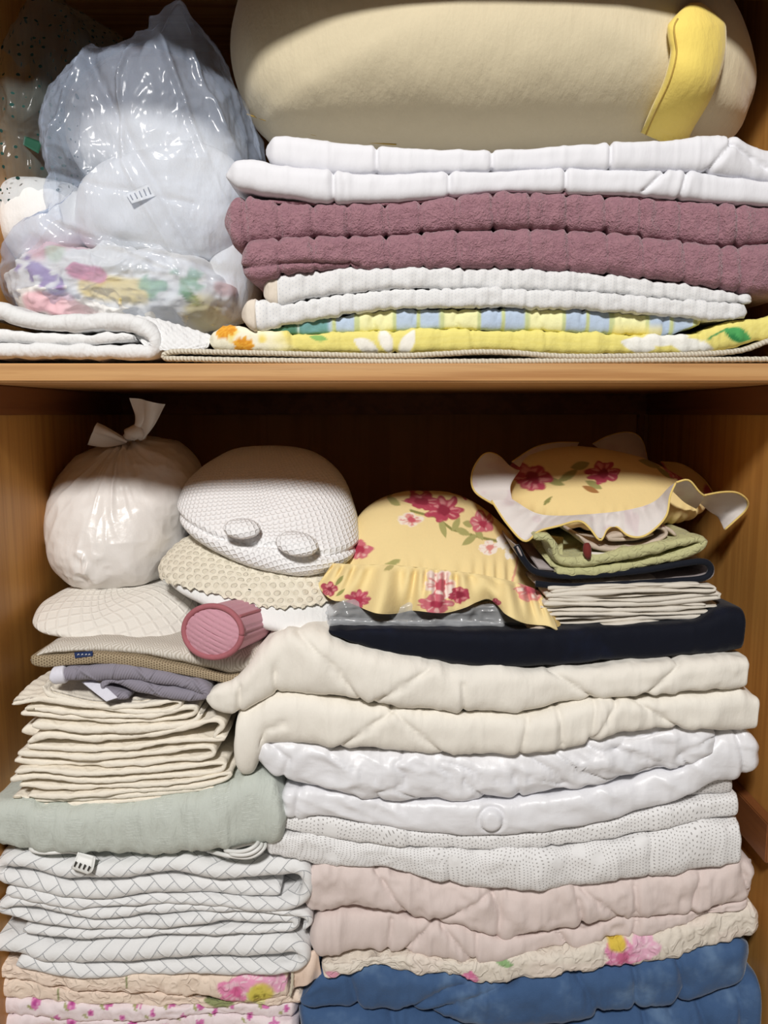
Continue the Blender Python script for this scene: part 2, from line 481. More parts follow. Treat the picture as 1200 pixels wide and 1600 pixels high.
# ------------------------------------------------------------------ materials
def wood(name, dark, mid, light, stretch, rough=.45):
    m = Mat(name, mid, rough, 0, .4)
    g = m.noise(1.0, 6, stretch=stretch, rough=.6); g2 = m.noise(1.0, 2, stretch=tuple(k * .22 for k in stretch))
    m.mix(g.sst(.42, .62) * .55, dark); m.mix(g2.sst(.5, .75) * .6, light)
    fine = m.noise(1.0, 3, stretch=tuple(k * 5 for k in stretch)); m.mix(fine.sst(.55, .7) * .25, dark)
    m.height(g, .0004); m.height(fine, .0002)
    return m.done(.5)
M = {}
M['wood_v'] = wood('pine_veneer_upright', 'a87237', 'c8914b', 'd8a868', (46, 46, 1.8))
M['wood_x'] = wood('pine_board_lengthwise', '9a6436', 'c3925c', 'd6ae7c', (2.6, 60, 110))
M['wood_rail'] = wood('stained_rail_wood', '6a3f22', '87542f', '986338', (30, 2, 40))
M['wood_back'] = wood('veneer_backboard', '936236', 'ab7842', 'b98850', (20, 20, 1.0), .5)

def plain(name, c, **k): return cotton(name, c, **k).done(.8)
M['white_duvet'] = plain('white_polished_cotton', 'dfdfe4', rough=.6, sheen=.1, bump=.00015)
M['cream_duvet'] = plain('cream_cotton', 'ece7dd', bump=.00025)
m = cotton('white_satin', 'e9e9ed', rough=.40, spec=.5, sheen=.0, bump=.00015)
k = m.noise(1.0, 4, stretch=(15, 9, 26), rough=.45); m.height((k - .5).abs().sst(0, .2), .0011); M['satin'] = m.done(.7)
M['pink_duvet'] = plain('pale_pink_cotton', 'dccdc8', bump=.00025)
M['binding'] = plain('beige_binding_cotton', 'ded3c4')
M['white_cotton'] = plain('white_cotton', 'ebebea')
M['plush'] = plain('beige_velour', 'd2c6a8', rough=.95, sheen=.35, bump=.0003)
M['strap'] = plain('yellow_velour', 'efd670', rough=.95, sheen=.35, bump=.0003)
M['thread_y'] = plain('ochre_thread', 'b99a4a')
M['thread_cream'] = plain('cream_thread', 'd5ccb8')
M['lav_band'] = plain('white_satin_binding', 'dcdbe6', rough=.5)
M['peach_satin'] = plain('peach_satin', 'ecd5c4', rough=.45, spec=.4)
M['sheet'] = plain('ivory_percale', 'd9d2c6', rough=.75, bump=.0002)
M['beige_cloth'] = plain('beige_cloth', 'c3b3a2')
M['navy_band'] = plain('navy_binding', '10141f')
M['cord'] = Mat('white_pvc', 'e6e6e3', .45, 0, .5).done()
M['cord_dark'] = Mat('dark_slot', '3a3836', .6, 0, .3).done()
M['red_tassel'] = plain('dark_red_thread', '6e2a25')
M['blue_tag'] = plain('blue_woven_tag', '26365f')
M['tag_white'] = plain('white_tag', 'f2f2f0')
M['tag_ink'] = plain('grey_ink', '8d8f95')

m = Mat('mauve_sherpa', '98707a', 1.0, .35, .1)
a = m.noise(420, 3); b = m.noise(110, 4, rough=.7)
m.mix(b.sst(.38, .62) * .35, 'b48890'); m.height(a, .0014); m.height(b, .0026); m.height(m.noise(210, 3, rough=.7), .0026); M['mauve'] = m.done(1.0)
m = Mat('blue_fleece', '456087', .95, .22, .1)
a = m.noise(500, 2); b = m.noise(11, 4, rough=.65)
m.mix(b.sst(.48, .72) * .6, '7a95b4'); m.mix(b.sst(.5, .28) * .35, '2e4668'); m.height(a, .0006); m.height(m.noise(60, 3), .001); M['blue'] = m.done(.8)
m = Mat('navy_velvet', '080c1a', .8, .2, .2)
b = m.noise(14, 4); m.mix(b.sst(.52, .75) * .5, '131c36'); m.height(m.noise(400, 2), .0005); M['navy'] = m.done(.7)

m = Mat('white_seersucker', 'dedede', .85, .1)        # ribbed quilted pad with faint print dots
u, v = m.uv()
d = ((u * 260).frac() - .5).abs() + ((v * 260 + (u * 260).floor() * .5).frac() - .5).abs()
m.mix(d.lt(.2) * .30, '8f9bb0'); m.height(m.noise(150, 3, 'UV', (1.0, .35, 1)), .0016); M['seer'] = m.done(.9)
m = Mat('white_quilted_mat', 'e2e2e2', .85, .1)
m.height(m.noise(70, 2, 'UV', (1.3, .7, 1)), .004); m.height(m.noise(300, 2), .0004); M['white_mat'] = m.done(.9)
m = Mat('knit_cream_mat', 'd8cebc', .9, .1)
u, v = m.uv(); m.height(((u * 900).sin() * (v * 900).sin()), .0006); M['mat_cream'] = m.done(.8)
m = Mat('braided_piping', 'dcd3c0', .85, .1)
u, v = m.uv(); k = (u * 1500 + v * 700).sin(); m.mix(k.lt(-.55) * .45, '9c9078'); m.height(k, .0006); M['piping'] = m.done(.9)

m = Mat('dimpled_knit', 'f1f1f2', .75, .05)
u, v = m.uv(); k = math.pi / .0075
p = (u * k + v * k * .25).cos() * (v * k * 1.05 - u * k * .2).cos()
m.height(p.abs().sst(0, .7), .0011); M['dimple'] = m.done(1.0)

m = Mat('crochet_lace', 'e6dfcd', .9, .1)
u, v = m.uv(); row = (v / .0100).floor()
du = (u / .0118 + row * .5 + m.noise(60, 2, 'UV') * .25).frac() - .5; dv = (v / .0100).frac() - .5
e = (du * du + dv * dv).sqrt()
m.mix(e.sst(.34, .26) * .28, 'b3a992'); m.height(e.sst(.26, .38), .0013); m.height(m.noise(420, 2), .0009); M['lace'] = m.done(.9)

m = Mat('diamond_quilted_white', 'e9e5dd', .85, .1)
u, v = m.uv(); s = .017
a = ((u * .95 + v * .55) / s).frac() - .5; b = ((u * -.35 + v * 1.0) / s).frac() - .5
q = a.abs().max(b.abs()); m.height(q.sst(.30, .5), -.0009); m.mix(q.sst(.44, .5) * .15, 'cfc7ba'); m.height(m.noise(400, 2), .0003); M['quilt_white'] = m.done(.9)

m = Mat('beige_air_mesh', 'd8d2c8', .85, .1)
x, y, z = m.obj()
a = (x * 95 + y * 60); b = (y * 95 - x * 60); cell = (a.floor() + b.floor()).mod(2)
st = ((a * 3).frac() - .5).abs().lt(.22) * cell + ((b * 3).frac() - .5).abs().lt(.22) * (1 - cell)
m.mix(st * .55, 'a29684'); m.height(st, -.0012); M['mesh'] = m.done(.9)
m = Mat('brown_net_band', 'ab9a7e', .85, .05)
u, v = m.uv(); hex_ = ((u * 300).frac() - .5).abs().max(((v * 330 + (u * 300).floor() * .5).frac() - .5).abs())
m.mix(hex_.lt(.30) * .75, '5d4c38'); m.height(hex_.lt(.3), -.001); M['net'] = m.done(1.0)

m = Mat('grey_lavender_knit', '8d8894', .9, .2)
u, v = m.uv(); m.height((u * 1900 + v * 900).sin(), .0003); q = ((u * 22 + v * 14).frac() - .5).abs().min(((u * -14 + v * 22).frac() - .5).abs())
m.height(q.sst(.0, .09), .002); m.height(m.noise(300, 2), .0004); M['lavender'] = m.done(.8)
m = Mat('cream_quilted_pad', 'efe7d8', .9, .1)
u, v = m.uv(); q = ((u * 28 + v * 28).frac() - .5).abs().min(((u * 28 - v * 28).frac() - .5).abs()); m.height(q.sst(0, .2), .0007); m.height(m.noise(200, 3), .0012); M['pad'] = m.done(.9)
m = Mat('sage_stitched_cotton', 'c4cac2', .85, .1)
u, v = m.uv()
blk = (u / .037); st = (((v / .0042).frac() - .5).abs().lt(.16)) * ((blk.frac() - .5).abs().lt(.30)) * ((v / .055 + blk.floor() * .5).frac().lt(.62))
wob = m.noise(120, 2, 'UV'); m.mix(st * wob.sst(.42, .55) * .45, 'dfe5de'); m.height(st, -.0008); m.height(m.noise(40, 3, 'UV', (2.0, .6, 1)), .004); m.height(m.noise(300, 2), .0004); M['sage'] = m.done(.9)

m = Mat('herringbone_stitched_white', 'e8e8e8', .85, .1)
u, v = m.uv(); v = v + .0037
d, hx, hy = herring(u, v, .0175, 2)
dash = ((hx + hy) * 9.0).frac().lt(.68).max(((hx - hy) * 9.0).frac().lt(.35))
m.mix(d.lt(.036) * dash * .75, '70757c'); m.height(d.sst(0, .2), .0006); m.height(m.noise(350, 2), .0004); M['herring'] = m.done(.85)

def dots(name, base, dotc, grey=.0):
    m = Mat(name, base, .8, .1)
    # the printed dots run in wavy rows around blank pebbles
    n1 = m.noise(22, 1, 'UV'); n2 = m.noise(27, 1, 'UV')
    u, v = m.uv(); a = u * 225 + n1 * 5; b = v * 225 + n2 * 5
    du = a.frac() - .5; dv = (b + a.floor() * .5).frac() - .5
    r = (du * du + dv * dv).sqrt()
    blank = m.voro(26, 'UV', 'F1', 1.0).sst(.22, .25)
    m.mix(r.lt(.185) * blank * .6, dotc); m.height(m.noise(45, 3), .0015); m.height(m.noise(300, 2), .0002); return m.done(.8)
M['dots'] = dots('white_dot_print', 'e9e8e8', '5d564f'); M['dots_grey'] = dots('grey_dot_print', 'c9c6c4', '57524c')

def quilted_print(name, amp=.0025, sc=30, rough=.85):
    m = Mat(name, rough=rough, sheen=.1, attr=True)
    m.height(m.noise(sc, 3, 'UV', (1.4, 1, 1)), amp); m.height(m.noise(300, 2), .0003); return m.done(.9)
M['print'] = quilted_print('printed_cotton', .0012); M['print_quilt'] = quilted_print('printed_quilt', .0016, 60)
m = Mat('matelasse_print', rough=.85, sheen=.1, attr=True)
rg = m.noise(38, 2, 'UV'); rr_ = ((rg * 6).frac() - .5).abs(); m.height(rr_.sst(0, .3), .0009); m.height(m.noise(300, 2), .0004); M['matelasse'] = m.done(.9)
m = Mat('green_matelasse', 'bbb98a', .85, .15)
rg = m.noise(55, 2); m.height(((rg * 5).frac() - .5).abs().sst(0, .3), .0008); M['green'] = m.done(.9)
m = Mat('grey_mat_lining', 'a79d9c', .85, .1); m.height(m.noise(90, 3), .002); M['grey_mat'] = m.done(.8)
m = Mat('dusty_pink_quilt', 'c995a2', .85, .15); m.height(m.noise(300, 2), .0005); M['pink_roll'] = m.done(.8)
M['pink_pipe'] = plain('rose_piping', 'a8656c')

def film(name, tint, fac, rough=.16, noise_amp=.0, white=None):
    mt = bpy.data.materials.new(name); mt.use_nodes = True; nt = mt.node_tree
    b = nt.nodes['Principled BSDF']; b.inputs['Base Color'].default_value = lin(tint) + (1,)
    b.inputs['Roughness'].default_value = rough; b.inputs['Specular IOR Level'].default_value = .9
    tr = nt.nodes.new('ShaderNodeBsdfTransparent'); tr.inputs[0].default_value = (.96, .97, .99, 1)
    mx = nt.nodes.new('ShaderNodeMixShader'); mx.inputs[0].default_value = fac
    nt.links.new(tr.outputs[0], mx.inputs[1]); nt.links.new(b.outputs[0], mx.inputs[2])
    tc = nt.nodes.new('ShaderNodeTexCoord'); n = nt.nodes.new('ShaderNodeTexNoise'); n.inputs['Scale'].default_value = 17; n.inputs['Detail'].default_value = 3
    bp = nt.nodes.new('ShaderNodeBump'); bp.inputs['Strength'].default_value = .5; bp.inputs['Distance'].default_value = .006
    nt.links.new(tc.outputs['Object'], n.inputs['Vector']); nt.links.new(n.outputs[0], bp.inputs['Height']); nt.links.new(bp.outputs[0], b.inputs['Normal'])
    if white:                      # printed dots on the film
        tc2 = tc.outputs['UV']; vo = nt.nodes.new('ShaderNodeTexVoronoi'); vo.inputs['Scale'].default_value = 75; vo.inputs['Randomness'].default_value = .25
        nt.links.new(tc2, vo.inputs['Vector'])
        lt = nt.nodes.new('ShaderNodeMath'); lt.operation = 'LESS_THAN'; lt.inputs[1].default_value = .16; nt.links.new(vo.outputs['Distance'], lt.inputs[0])
        ink = nt.nodes.new('ShaderNodeBsdfDiffuse'); ink.inputs[0].default_value = lin(white) + (1,)
        m2 = nt.nodes.new('ShaderNodeMixShader'); nt.links.new(lt.outputs[0], m2.inputs[0]); nt.links.new(mx.outputs[0], m2.inputs[1]); nt.links.new(ink.outputs[0], m2.inputs[2])
        mx = m2
    nt.links.new(mx.outputs[0], nt.nodes['Material Output'].inputs[0])
    return mt
M['film'] = film('clear_bluish_film', 'd0dff8', .25, .2)
M['film_dots'] = film('clear_dotted_film', 'a9b8b4', .16, white='2c4a45')
M['film_pack'] = film('clear_packing_film', 'dfe1e3', .36, .2)
m = Mat('milky_plastic_bag', 'e4e0dc', .33, 0, .5); m.height(m.noise(26, 4), .004); M['bag'] = m.done(.5)
m.b.inputs['Subsurface Weight'].default_value = .0

# ------------------------------------------------------------------ print painting (albedo of printed cloth)
def solid(px, c): return np.ones(np.shape(px) + (3,)) * np.array(lin(c))
def put(C, m, c):
    m = np.clip(m, 0, 1)[..., None]; C[:] = C * (1 - m) + np.array(lin(c)) * m
def petals(C, px, py, cx, cy, r, n, cols, seed=0, rot=0.0, sq=1.0):
    dx, dy = (px - cx) / r, (py - cy) / (r * sq)
    ang = np.arctan2(dy, dx); rad = np.hypot(dx, dy) + .10 * noise(px / 7, py / 7, 0, seed)
    edge = .70 + .22 * np.abs(np.cos(n * ang / 2 + rot)) + .16 * noise(ang * 2.5, seed * 1.3, 0, seed)
    put(C, 1 - sstep(edge - .10, edge, rad), cols[0])
    if len(cols) > 1:
        st = noise(ang * 4, rad * 2.2, 0, seed + 5)
        put(C, (1 - sstep(edge - .25, edge - .1, rad)) * sstep(-.1, .5, st), cols[1])
    if len(cols) > 2: put(C, 1 - sstep(.22, .38, rad + .1 * noise(px / 5, py / 5, 0, seed + 9)), cols[2])
def leaf(C, px, py, cx, cy, l, w, a, c):
    dx, dy = px - cx, py - cy
    t = (dx * math.cos(a) + dy * math.sin(a)) / l; s = (-dx * math.sin(a) + dy * math.cos(a)) / w
    put(C, (1 - sstep(.75, 1.0, np.abs(s) + t * t)) , c)
def stem(C, px, py, pts, w, c): put(C, 1 - sstep(w * .5, w, segdist(px, py, pts)), c)
RED = ['c86a76', 'e2b3ad', 'a8354c']; RED2 = ['b04357', 'd58b8c', '8f2a3e']; PALE = ['efe3d2', 'd98f88', 'c25a66']

# ------------------------------------------------------------------ the wardrobe itself
Z_SB, Z_ST = ZC + .0353, ZC + .0566
Z_FL, Z_TOP = .325, ZC + .64
HW, YB = .50, .565
def struct(o): o['kind'] = 'structure'; return o
M['room_floor'] = Mat('pale_vinyl_floor', 'd8cfc2', .5, 0, .4).done()
struct(box('floor', M['room_floor'], -1.8, 1.8, -3.0, YB + .02, -.02, 0))  # unseen room floor, added to bounce lamp light up onto the lower piles
struct(box('trim_7', M['wood_x'], -HW - .025, HW + .025, -.005, YB + .02, Z_FL - .03, Z_FL))
struct(box('trim_8', M['wood_x'], -HW - .025, HW + .025, .03, YB + .02, 0, Z_FL - .03))
struct(box('ceiling', M['wood_x'], -HW - .025, HW + .025, -.005, YB + .02, Z_TOP, Z_TOP + .03))
struct(box('wall_left', M['wood_v'], -HW - .025, -HW, 0, YB, Z_FL, Z_TOP))
struct(box('wall_right', M['wood_v'], HW, HW + .025, 0, YB, Z_FL, Z_TOP))
struct(box('wall_back', M['wood_back'], -HW - .025, HW + .025, YB, YB + .012, Z_FL, Z_TOP))
sh = empty('wardrobe_shelf', 'thick pine shelf board spanning the wardrobe between both compartments', 'shelf', (0, .27, Z_SB))
box('board', M['wood_x'], -HW, HW, 0, YB, Z_SB, Z_ST, sh)
struct(box('trim_1', M['wood_rail'], -HW, HW, YB - .022, YB, ZC - .003, Z_SB))
struct(box('trim_2', M['wood_rail'], -HW, -HW + .012, .05, YB - .022, ZC - .003, Z_SB))
struct(box('trim_3', M['wood_rail'], HW - .012, HW, .05, YB - .022, ZC - .003, Z_SB))
struct(box('trim_4', M['wood_rail'], HW - .016, HW, .01, YB, .592, .645))
struct(box('trim_6', M['wood_x'], -HW - .025, HW + .025, -.005, .02, ZC + .472, Z_TOP))
struct(box('trim_5', M['wood_rail'], .478, .490, YB - .012, YB, Z_FL, ZC - .003))

def thing(name, label, cat, px, py, y, group=None):
    p = PX(px, py, y); return empty(name, label, cat, (float(p[0]), float(y), float(p[2])), group)
def off(c, d): return [(x, y + d) for x, y in c]
def vs_(xs, y0, y1, lean=0): return [[(x, y0), (x + lean, y1)] for x in xs]

# ================================================================== UPPER COMPARTMENT, right pile
# cream mat with braided edge
t = thing('edged_mat', 'thin cream mat with braided edge folded double, lying on the shelf board', 'mat', 700, 566, .2)
MT = [(1245, 520), (1200, 533), (1160, 547), (1100, 553), (1000, 556), (900, 557), (850, 555), (800, 551), (745, 550), (690, 553), (600, 556), (420, 552), (330, 550), (285, 549), (262, 551)]
MB_ = [(258, 560), (300, 561), (400, 563), (600, 565), (800, 564.5), (1000, 563), (1245, 561)]
ribbon('mat_sheet', t, M['mat_cream'], [(x, y, 5) for x, y in MT] + [(255, 556, 5)] + [(x, y, 5) for x, y in MB_], .022, .5, .015, wav=0)
def cordline(pts, y, rpx, parent, mat, name='piping', **k):
    A = catmull(pts, 5.0); x, yy, z = PX(A[:, 0], A[:, 1], y)
    return tube(name, parent, mat, np.stack([x, yy, z], 1), rpx * (y - CAM_Y) / F, 12, .003, **k)
cordline(MT + [(255, 556)] + MB_, .014, 4.2, t, M['piping'], twist=(.08, 1500, 1))

# yellow floral quilt
def p_yellow(px, py):
    C = solid(px, 'e8dc82'); put(C, .35 * sstep(0, .6, np.sin(py * 2.2)), 'dfd06a')
    put(C, sstep(470, 400, px + 10 * noise(px / 14, py / 9)), 'f0ead2')
    put(C, .8 * sstep(.1, .4, noise(px / 24, py / 14, 0, 4)) * sstep(470, 420, px), 'ecd24a')
    for (x, y, r) in ((352, 514, 20), (380, 540, 19)): petals(C, px, py, x, y, r, 9, ['e8a93a', 'd98f28'], 3)
    for (x, y, l, a) in ((572, 540, 24, .5), (603, 532, 24, 1.2), (636, 536, 24, 2.1)): leaf(C, px, py, x, y, l, 12, a, 'efece2')
    for (x, y, l, a) in ((1000, 538, 30, .2), (1040, 528, 44, -.1), (1085, 540, 40, .15)): leaf(C, px, py, x, y, l, 14, a, 'ecebe4')
    stem(C, px, py, [(1110, 528), (1140, 512)], 2, '5f9a5a'); leaf(C, px, py, 1157, 522, 26, 13, .3, '4fa45c'); leaf(C, px, py, 1150, 526, 14, 5, .5, '2f8046')
    leaf(C, px, py, 497, 527, 16, 6, .2, '8cb765'); return C
YT = [(322, 524), (340, 508), (370, 508), (400, 515), (470, 520), (600, 515), (700, 512), (880, 516), (1000, 521), (1080, 522), (1105, 514), (1140, 501), (1245, 486)]
YBt = [(322, 538), (335, 547), (400, 549), (600, 551), (690, 549), (745, 546), (800, 547), (850, 551), (950, 552), (1050, 551), (1110, 549), (1160, 541), (1200, 530), (1245, 520)]
t = thing('floral_quilt', 'bright yellow quilt printed with large white daisies, lowest quilt on the shelf', 'quilt', 700, 549, .2)
layer('folded_quilt', t, M['print_quilt'], YT, YBt, .022, .46, .015, rl=14, rr=10, seams=vs_([452, 612, 735, 852, 985, 1095], 500, 555, 6), sd=.003, sw=4, wr=(.002, 60, 20), paint=p_yellow, seed=3)

# blue and yellow check quilt
def p_check(px, py):
    C = solid(px, 'b7c8de'); f = np.mod(px - 559, 134)
    put(C, ((f < 56)).astype(float), 'eeecb4'); 
    for s in (0, 57, 95, 132): put(C, 1 - sstep(2.5, 4, np.abs(f - s)), 'c4cc96')
    put(C, sstep(516, 508, px), '6f9f9f'); put(C, sstep(472, 462, px), '517f6b'); put(C, (1 - sstep(1, 3, np.abs(px - 464))), 'bcd0c8')
    put(C, .8 * sstep(500, 518, py) * sstep(900, 960, px) * (f < 80), 'efe08a'); return C
CT = [(415, 516), (470, 500), (520, 494), (560, 486), (620, 481), (780, 480), (900, 481), (1000, 487), (1060, 491), (1103, 497)]
CB = [(415, 519), (470, 520), (600, 515), (700, 512), (880, 516), (1000, 521), (1060, 521), (1103, 504)]
t = thing('check_quilt', 'pale blue and yellow checked quilt folded flat above the daisy quilt', 'quilt', 760, 515, .2)
layer('folded_quilt', t, M['print_quilt'], CT, CB, .026, .45, .015, rl=8, rr=8, seams=[[(x, 480), (x - 6, 500), (x + 6, 522)] for x in range(520, 1100, 66)], sd=.003, sw=4, wr=(.002, 40, 25), paint=p_check, seed=5)

# white seersucker pad with beige binding, two folds
t = thing('quilted_pad', 'white crinkled quilted pad with beige bound ends, below the mauve blanket', 'bed pad', 760, 480, .2)
S1T = [(410, 446), (420, 430), (450, 425), (520, 418), (700, 416), (760, 416), (900, 422), (1000, 432), (1100, 446), (1182, 462)]
S1B = [(410, 462), (425, 476), (440, 477), (470, 465), (560, 455), (620, 450), (760, 449), (900, 453), (1000, 460), (1100, 470), (1182, 473)]
S2T = [(376, 482), (388, 467), (410, 466), (440, 476), (470, 468)] + S1B[4:-1] + [(1172, 474)]
S2B = [(376, 500), (392, 515), (405, 516), (450, 505), (520, 493), (560, 486), (620, 481), (780, 480), (900, 482), (1000, 488), (1100, 499), (1172, 498)]
rib = lambda x0, x1, st: [[(x + 5 * math.sin(x), 400), (x - 4, 520)] for x in np.arange(x0, x1, st)]
for T_, B_, sx in ((S1T, S1B, 3), (S2T, S2B, 9)):
    layer('fold', t, M['seer'], T_, B_, .02 if sx == 3 else .016, .45, .015, rl=12, rr=10, seams=rib(T_[0][0] + 30, T_[-1][0], 19), sd=.0016, sw=3, wr=(.0016, 70, 50), seed=sx, res=.0025)
for T_, B_, xa, xb, yy in ((S1T, S1B, 409, 434, .0185), (S2T, S2B, 375, 400, .0145)):
    layer('binding', t, M['binding'], off(T_, -1.5), off(B_, 1.5), yy - .004, .3, .015, xl=xa, xr=xb, rl=13, rr=1, wr=(.0008, 60, 40), seed=2)

# mauve fleece blanket, two folds
SEAM_M = [379, 433, 487, 542, 600, 656, 712, 769, 828, 886, 947, 1002, 1064, 1123, 1152]
M1T = [(347, 335), (358, 308), (380, 301), (420, 312), (520, 317), (600, 315), (700, 307), (780, 301), (880, 299), (980, 303), (1060, 308), (1130, 316), (1200, 319), (1245, 322)]
M1B = [(347, 352), (360, 380), (376, 389), (392, 378), (480, 371), (600, 367), (700, 360), (780, 357), (880, 357), (950, 360), (1020, 370), (1100, 380), (1150, 383), (1200, 378), (1245, 374)]
M2T = [(376, 400), (386, 376), (400, 372)] + M1B[4:]
M2B = [(376, 420), (395, 442), (412, 441), (440, 427), (520, 419), (700, 417), (760, 417), (850, 420), (950, 426), (1050, 438), (1120, 447), (1180, 456), (1245, 462)]
t = thing('fleece_blanket', 'fluffy mauve fleece blanket with channel stitching, folded in two', 'blanket', 760, 440, .2)
layer('fold', t, M['mauve'], M1T, M1B, .012, .46, .015, rl=16, rr=4, seams=vs_(SEAM_M, 290, 395, 5), sd=.0075, sw=4.6, wr=(.0014, 60, 60), seed=11, res=.0025)
layer('fold', t, M['mauve'], M2T, M2B, .010, .46, .015, rl=16, rr=4, seams=vs_([x + 2 for x in SEAM_M[1:]], 350, 460, 6) + [[(376, 420), (470, 413), (560, 415)]], sd=.006, sw=4.6, wr=(.0014, 60, 60), seed=12, res=.0025)
cordline([(420, 315), (520, 320), (600, 319), (700, 311), (800, 304), (880, 303), (980, 308), (1080, 321), (1150, 332)], .024, 2.5, t, M['mauve'], 'hem')

# white duvet, two folds
D1T = [(412, 222), (424, 206), (450, 208), (500, 214), (590, 222), (680, 228), (770, 231), (860, 226), (950, 221), (1040, 216), (1080, 210), (1110, 207), (1150, 213), (1200, 228), (1250, 238)]
D1B = [(412, 238), (425, 256), (470, 263), (520, 268), (600, 270), (780, 265), (880, 262), (1000, 265), (1100, 268), (1200, 283), (1250, 290)]
D2T = [(353, 272), (365, 253), (395, 247), (430, 256), (470, 263), (520, 268)] + D1B[4:]
D2B = [(353, 277), (370, 293), (420, 304), (520, 316), (600, 314), (700, 306), (780, 301), (880, 299), (980, 303), (1060, 308), (1130, 316), (1200, 319), (1250, 322)]
t = thing('white_duvet', 'plain white duvet folded in two under the beige plush cushion', 'duvet', 760, 310, .2)
layer('fold', t, M['white_duvet'], D1T, D1B, .014, .46, .015, rl=18, rr=4, seams=vs_([588, 770, 954], 205, 280) + [[(1138, 205), (1140, 225), (1108, 268)], [(1140, 225), (1200, 262)]], sd=.006, sw=4, wr=(.0016, 24, 20), seed=21)
layer('fold', t, M['white_duvet'], D2T, D2B, .010, .46, .015, rl=22, rr=4, seams=vs_([521, 702, 884], 245, 330) + [[(1074, 260), (1062, 310)], [(1040, 265), (1005, 300)]], sd=.006, sw=4, wr=(.0016, 24, 20), seed=22)

# big plush cushion with a yellow strap
PO = [(365, 95), (372, 40), (395, -10), (440, -50), (600, -85), (800, -90), (980, -60), (1080, -10), (1135, 60), (1160, 140), (1152, 190), (1120, 232), (1000, 240), (720, 240), (470, 232), (405, 200), (376, 150)]
t = thing('plush_cushion', 'large rounded beige plush cushion with a yellow strap on the top shelf pile', 'cushion', 760, 236, .2)
blob('body', t, M['plush'], PO, .20, .17, .17, c=(760, 80), n=2.6, nt=300, nr=70, tilt=.10,
     disp=lambda px, py, V, r, fr: .003 * fbm(V[..., 0] * 9, V[..., 1] * 9, V[..., 2] * 9, 3, 3))
def plush_y(px, py):
    """depth of the plush surface seen at a frame position"""
    px = np.asarray(px, float); py = np.asarray(py, float); Y = np.full(px.shape, .1)
    for _ in range(12):
        k = (Y + .9) / 1.1; Y = .5 * Y + .5 * plush_s(600 + (px - 600) * k, 645 + (py - 645) * k)
    return Y
def plush_s(px, py):
    th = np.arctan2(py - 80, px - 760); R_ = polar_outline(PO, (760, 80), th.ravel()).reshape(th.shape)
    r = np.clip(np.hypot(px - 760, py - 80) / R_, 0, .995)
    return .20 - .17 * (1 - r ** 2.6) ** (1 / 2.6) - .10 * (py - 80) * 1.1 / 1200
SA = catmull([(1087, 4, 34), (1088, 40, 46), (1090, 85, 43), (1076, 135, 40), (1052, 182, 37), (1034, 222, 36)], 4)
n = len(SA); a = np.linspace(0, 2 * math.pi, 36, endpoint=False)
dt = np.gradient(SA[:, :2], axis=0); dt /= np.linalg.norm(dt, axis=1, keepdims=True); nb = np.stack([-dt[:, 1], dt[:, 0]], 1)
endr = np.minimum(1, np.sqrt(np.clip((np.arange(n) + .6) / 9, 0, 1))); wpx = SA[:, 2] * endr
px_ = SA[:, :1] + nb[:, :1] * wpx[:, None] * np.cos(a)[None, :]; py_ = SA[:, 1:2] + nb[:, 1:2] * wpx[:, None] * np.cos(a)[None, :]
ybase = plush_y(SA[:, 0], SA[:, 1])[:, None]
Y_ = .75 * plush_y(px_, py_) + .25 * ybase - .014 - (.022 * endr)[:, None] * np.sin(a)[None, :]
x, _, z = PX(px_, py_, Y_)
st_ = raw_mesh('strap', np.stack([x, Y_, z], -1).reshape(-1, 3), [grid_faces(n, 36, True), np.arange(36)[None, ::-1], np.arange(36)[None, :] + (n - 1) * 36], M['strap'], t)
sx, sz = x[6:, 3], z[6:, 3]
tube('seam', st_, M['thread_y'], np.stack([x[6:, 4], Y_[6:, 4] - .0006, z[6:, 4]], 1), .0011, 6)
SL = catmull([(385, 178), (420, 190), (470, 206), (540, 219), (620, 226)], 6)
x, y, z = PX(SL[:, 0], SL[:, 1], plush_y(SL[:, 0], SL[:, 1])); tube('seam', t, M['thread_y'], np.stack([x, y, z], 1), .0009, 6)
# ================================================================== UPPER COMPARTMENT, left
# white quilted mat folded in three
t = thing('quilted_mat', 'thick white quilted mat folded in three at the left shelf edge', 'mat', 120, 562, .15)
ribbon('mat_fold', t, M['white_mat'], [(-70, 478, 24), (-10, 483, 25), (30, 496, 26), (80, 503, 26), (140, 500, 26), (190, 502, 27), (222, 514, 26), (238, 532, 22), (228, 548, 20), (180, 549, 21), (100, 548, 22), (0, 546, 23), (-70, 546, 24)], .018, .40, .012, wr=(.002, 60, 40), wav=.003, seed=4)
ribbon('inner_fold', t, M['white_mat'], [(-70, 520, 18), (0, 522, 20), (60, 528, 19), (130, 528, 17), (190, 524, 14), (203, 527, 9)], .026, .36, .012, wr=(.002, 60, 40), seed=6)
cloth('back_flap', t, M['white_mat'], [[(180, 492, .06), (235, 497, .06), (290, 512, .05), (330, 525, .04)], [(200, 512, .045), (240, 520, .035), (285, 532, .028), (326, 541, .03)], [(230, 545, .03), (255, 548, .022), (290, 549, .020), (318, 548, .028)]], thick=.006, n=60, m=24, disp=lambda u, v, V: .0012 * np.sin(u * 60) * np.sin(v * 30))

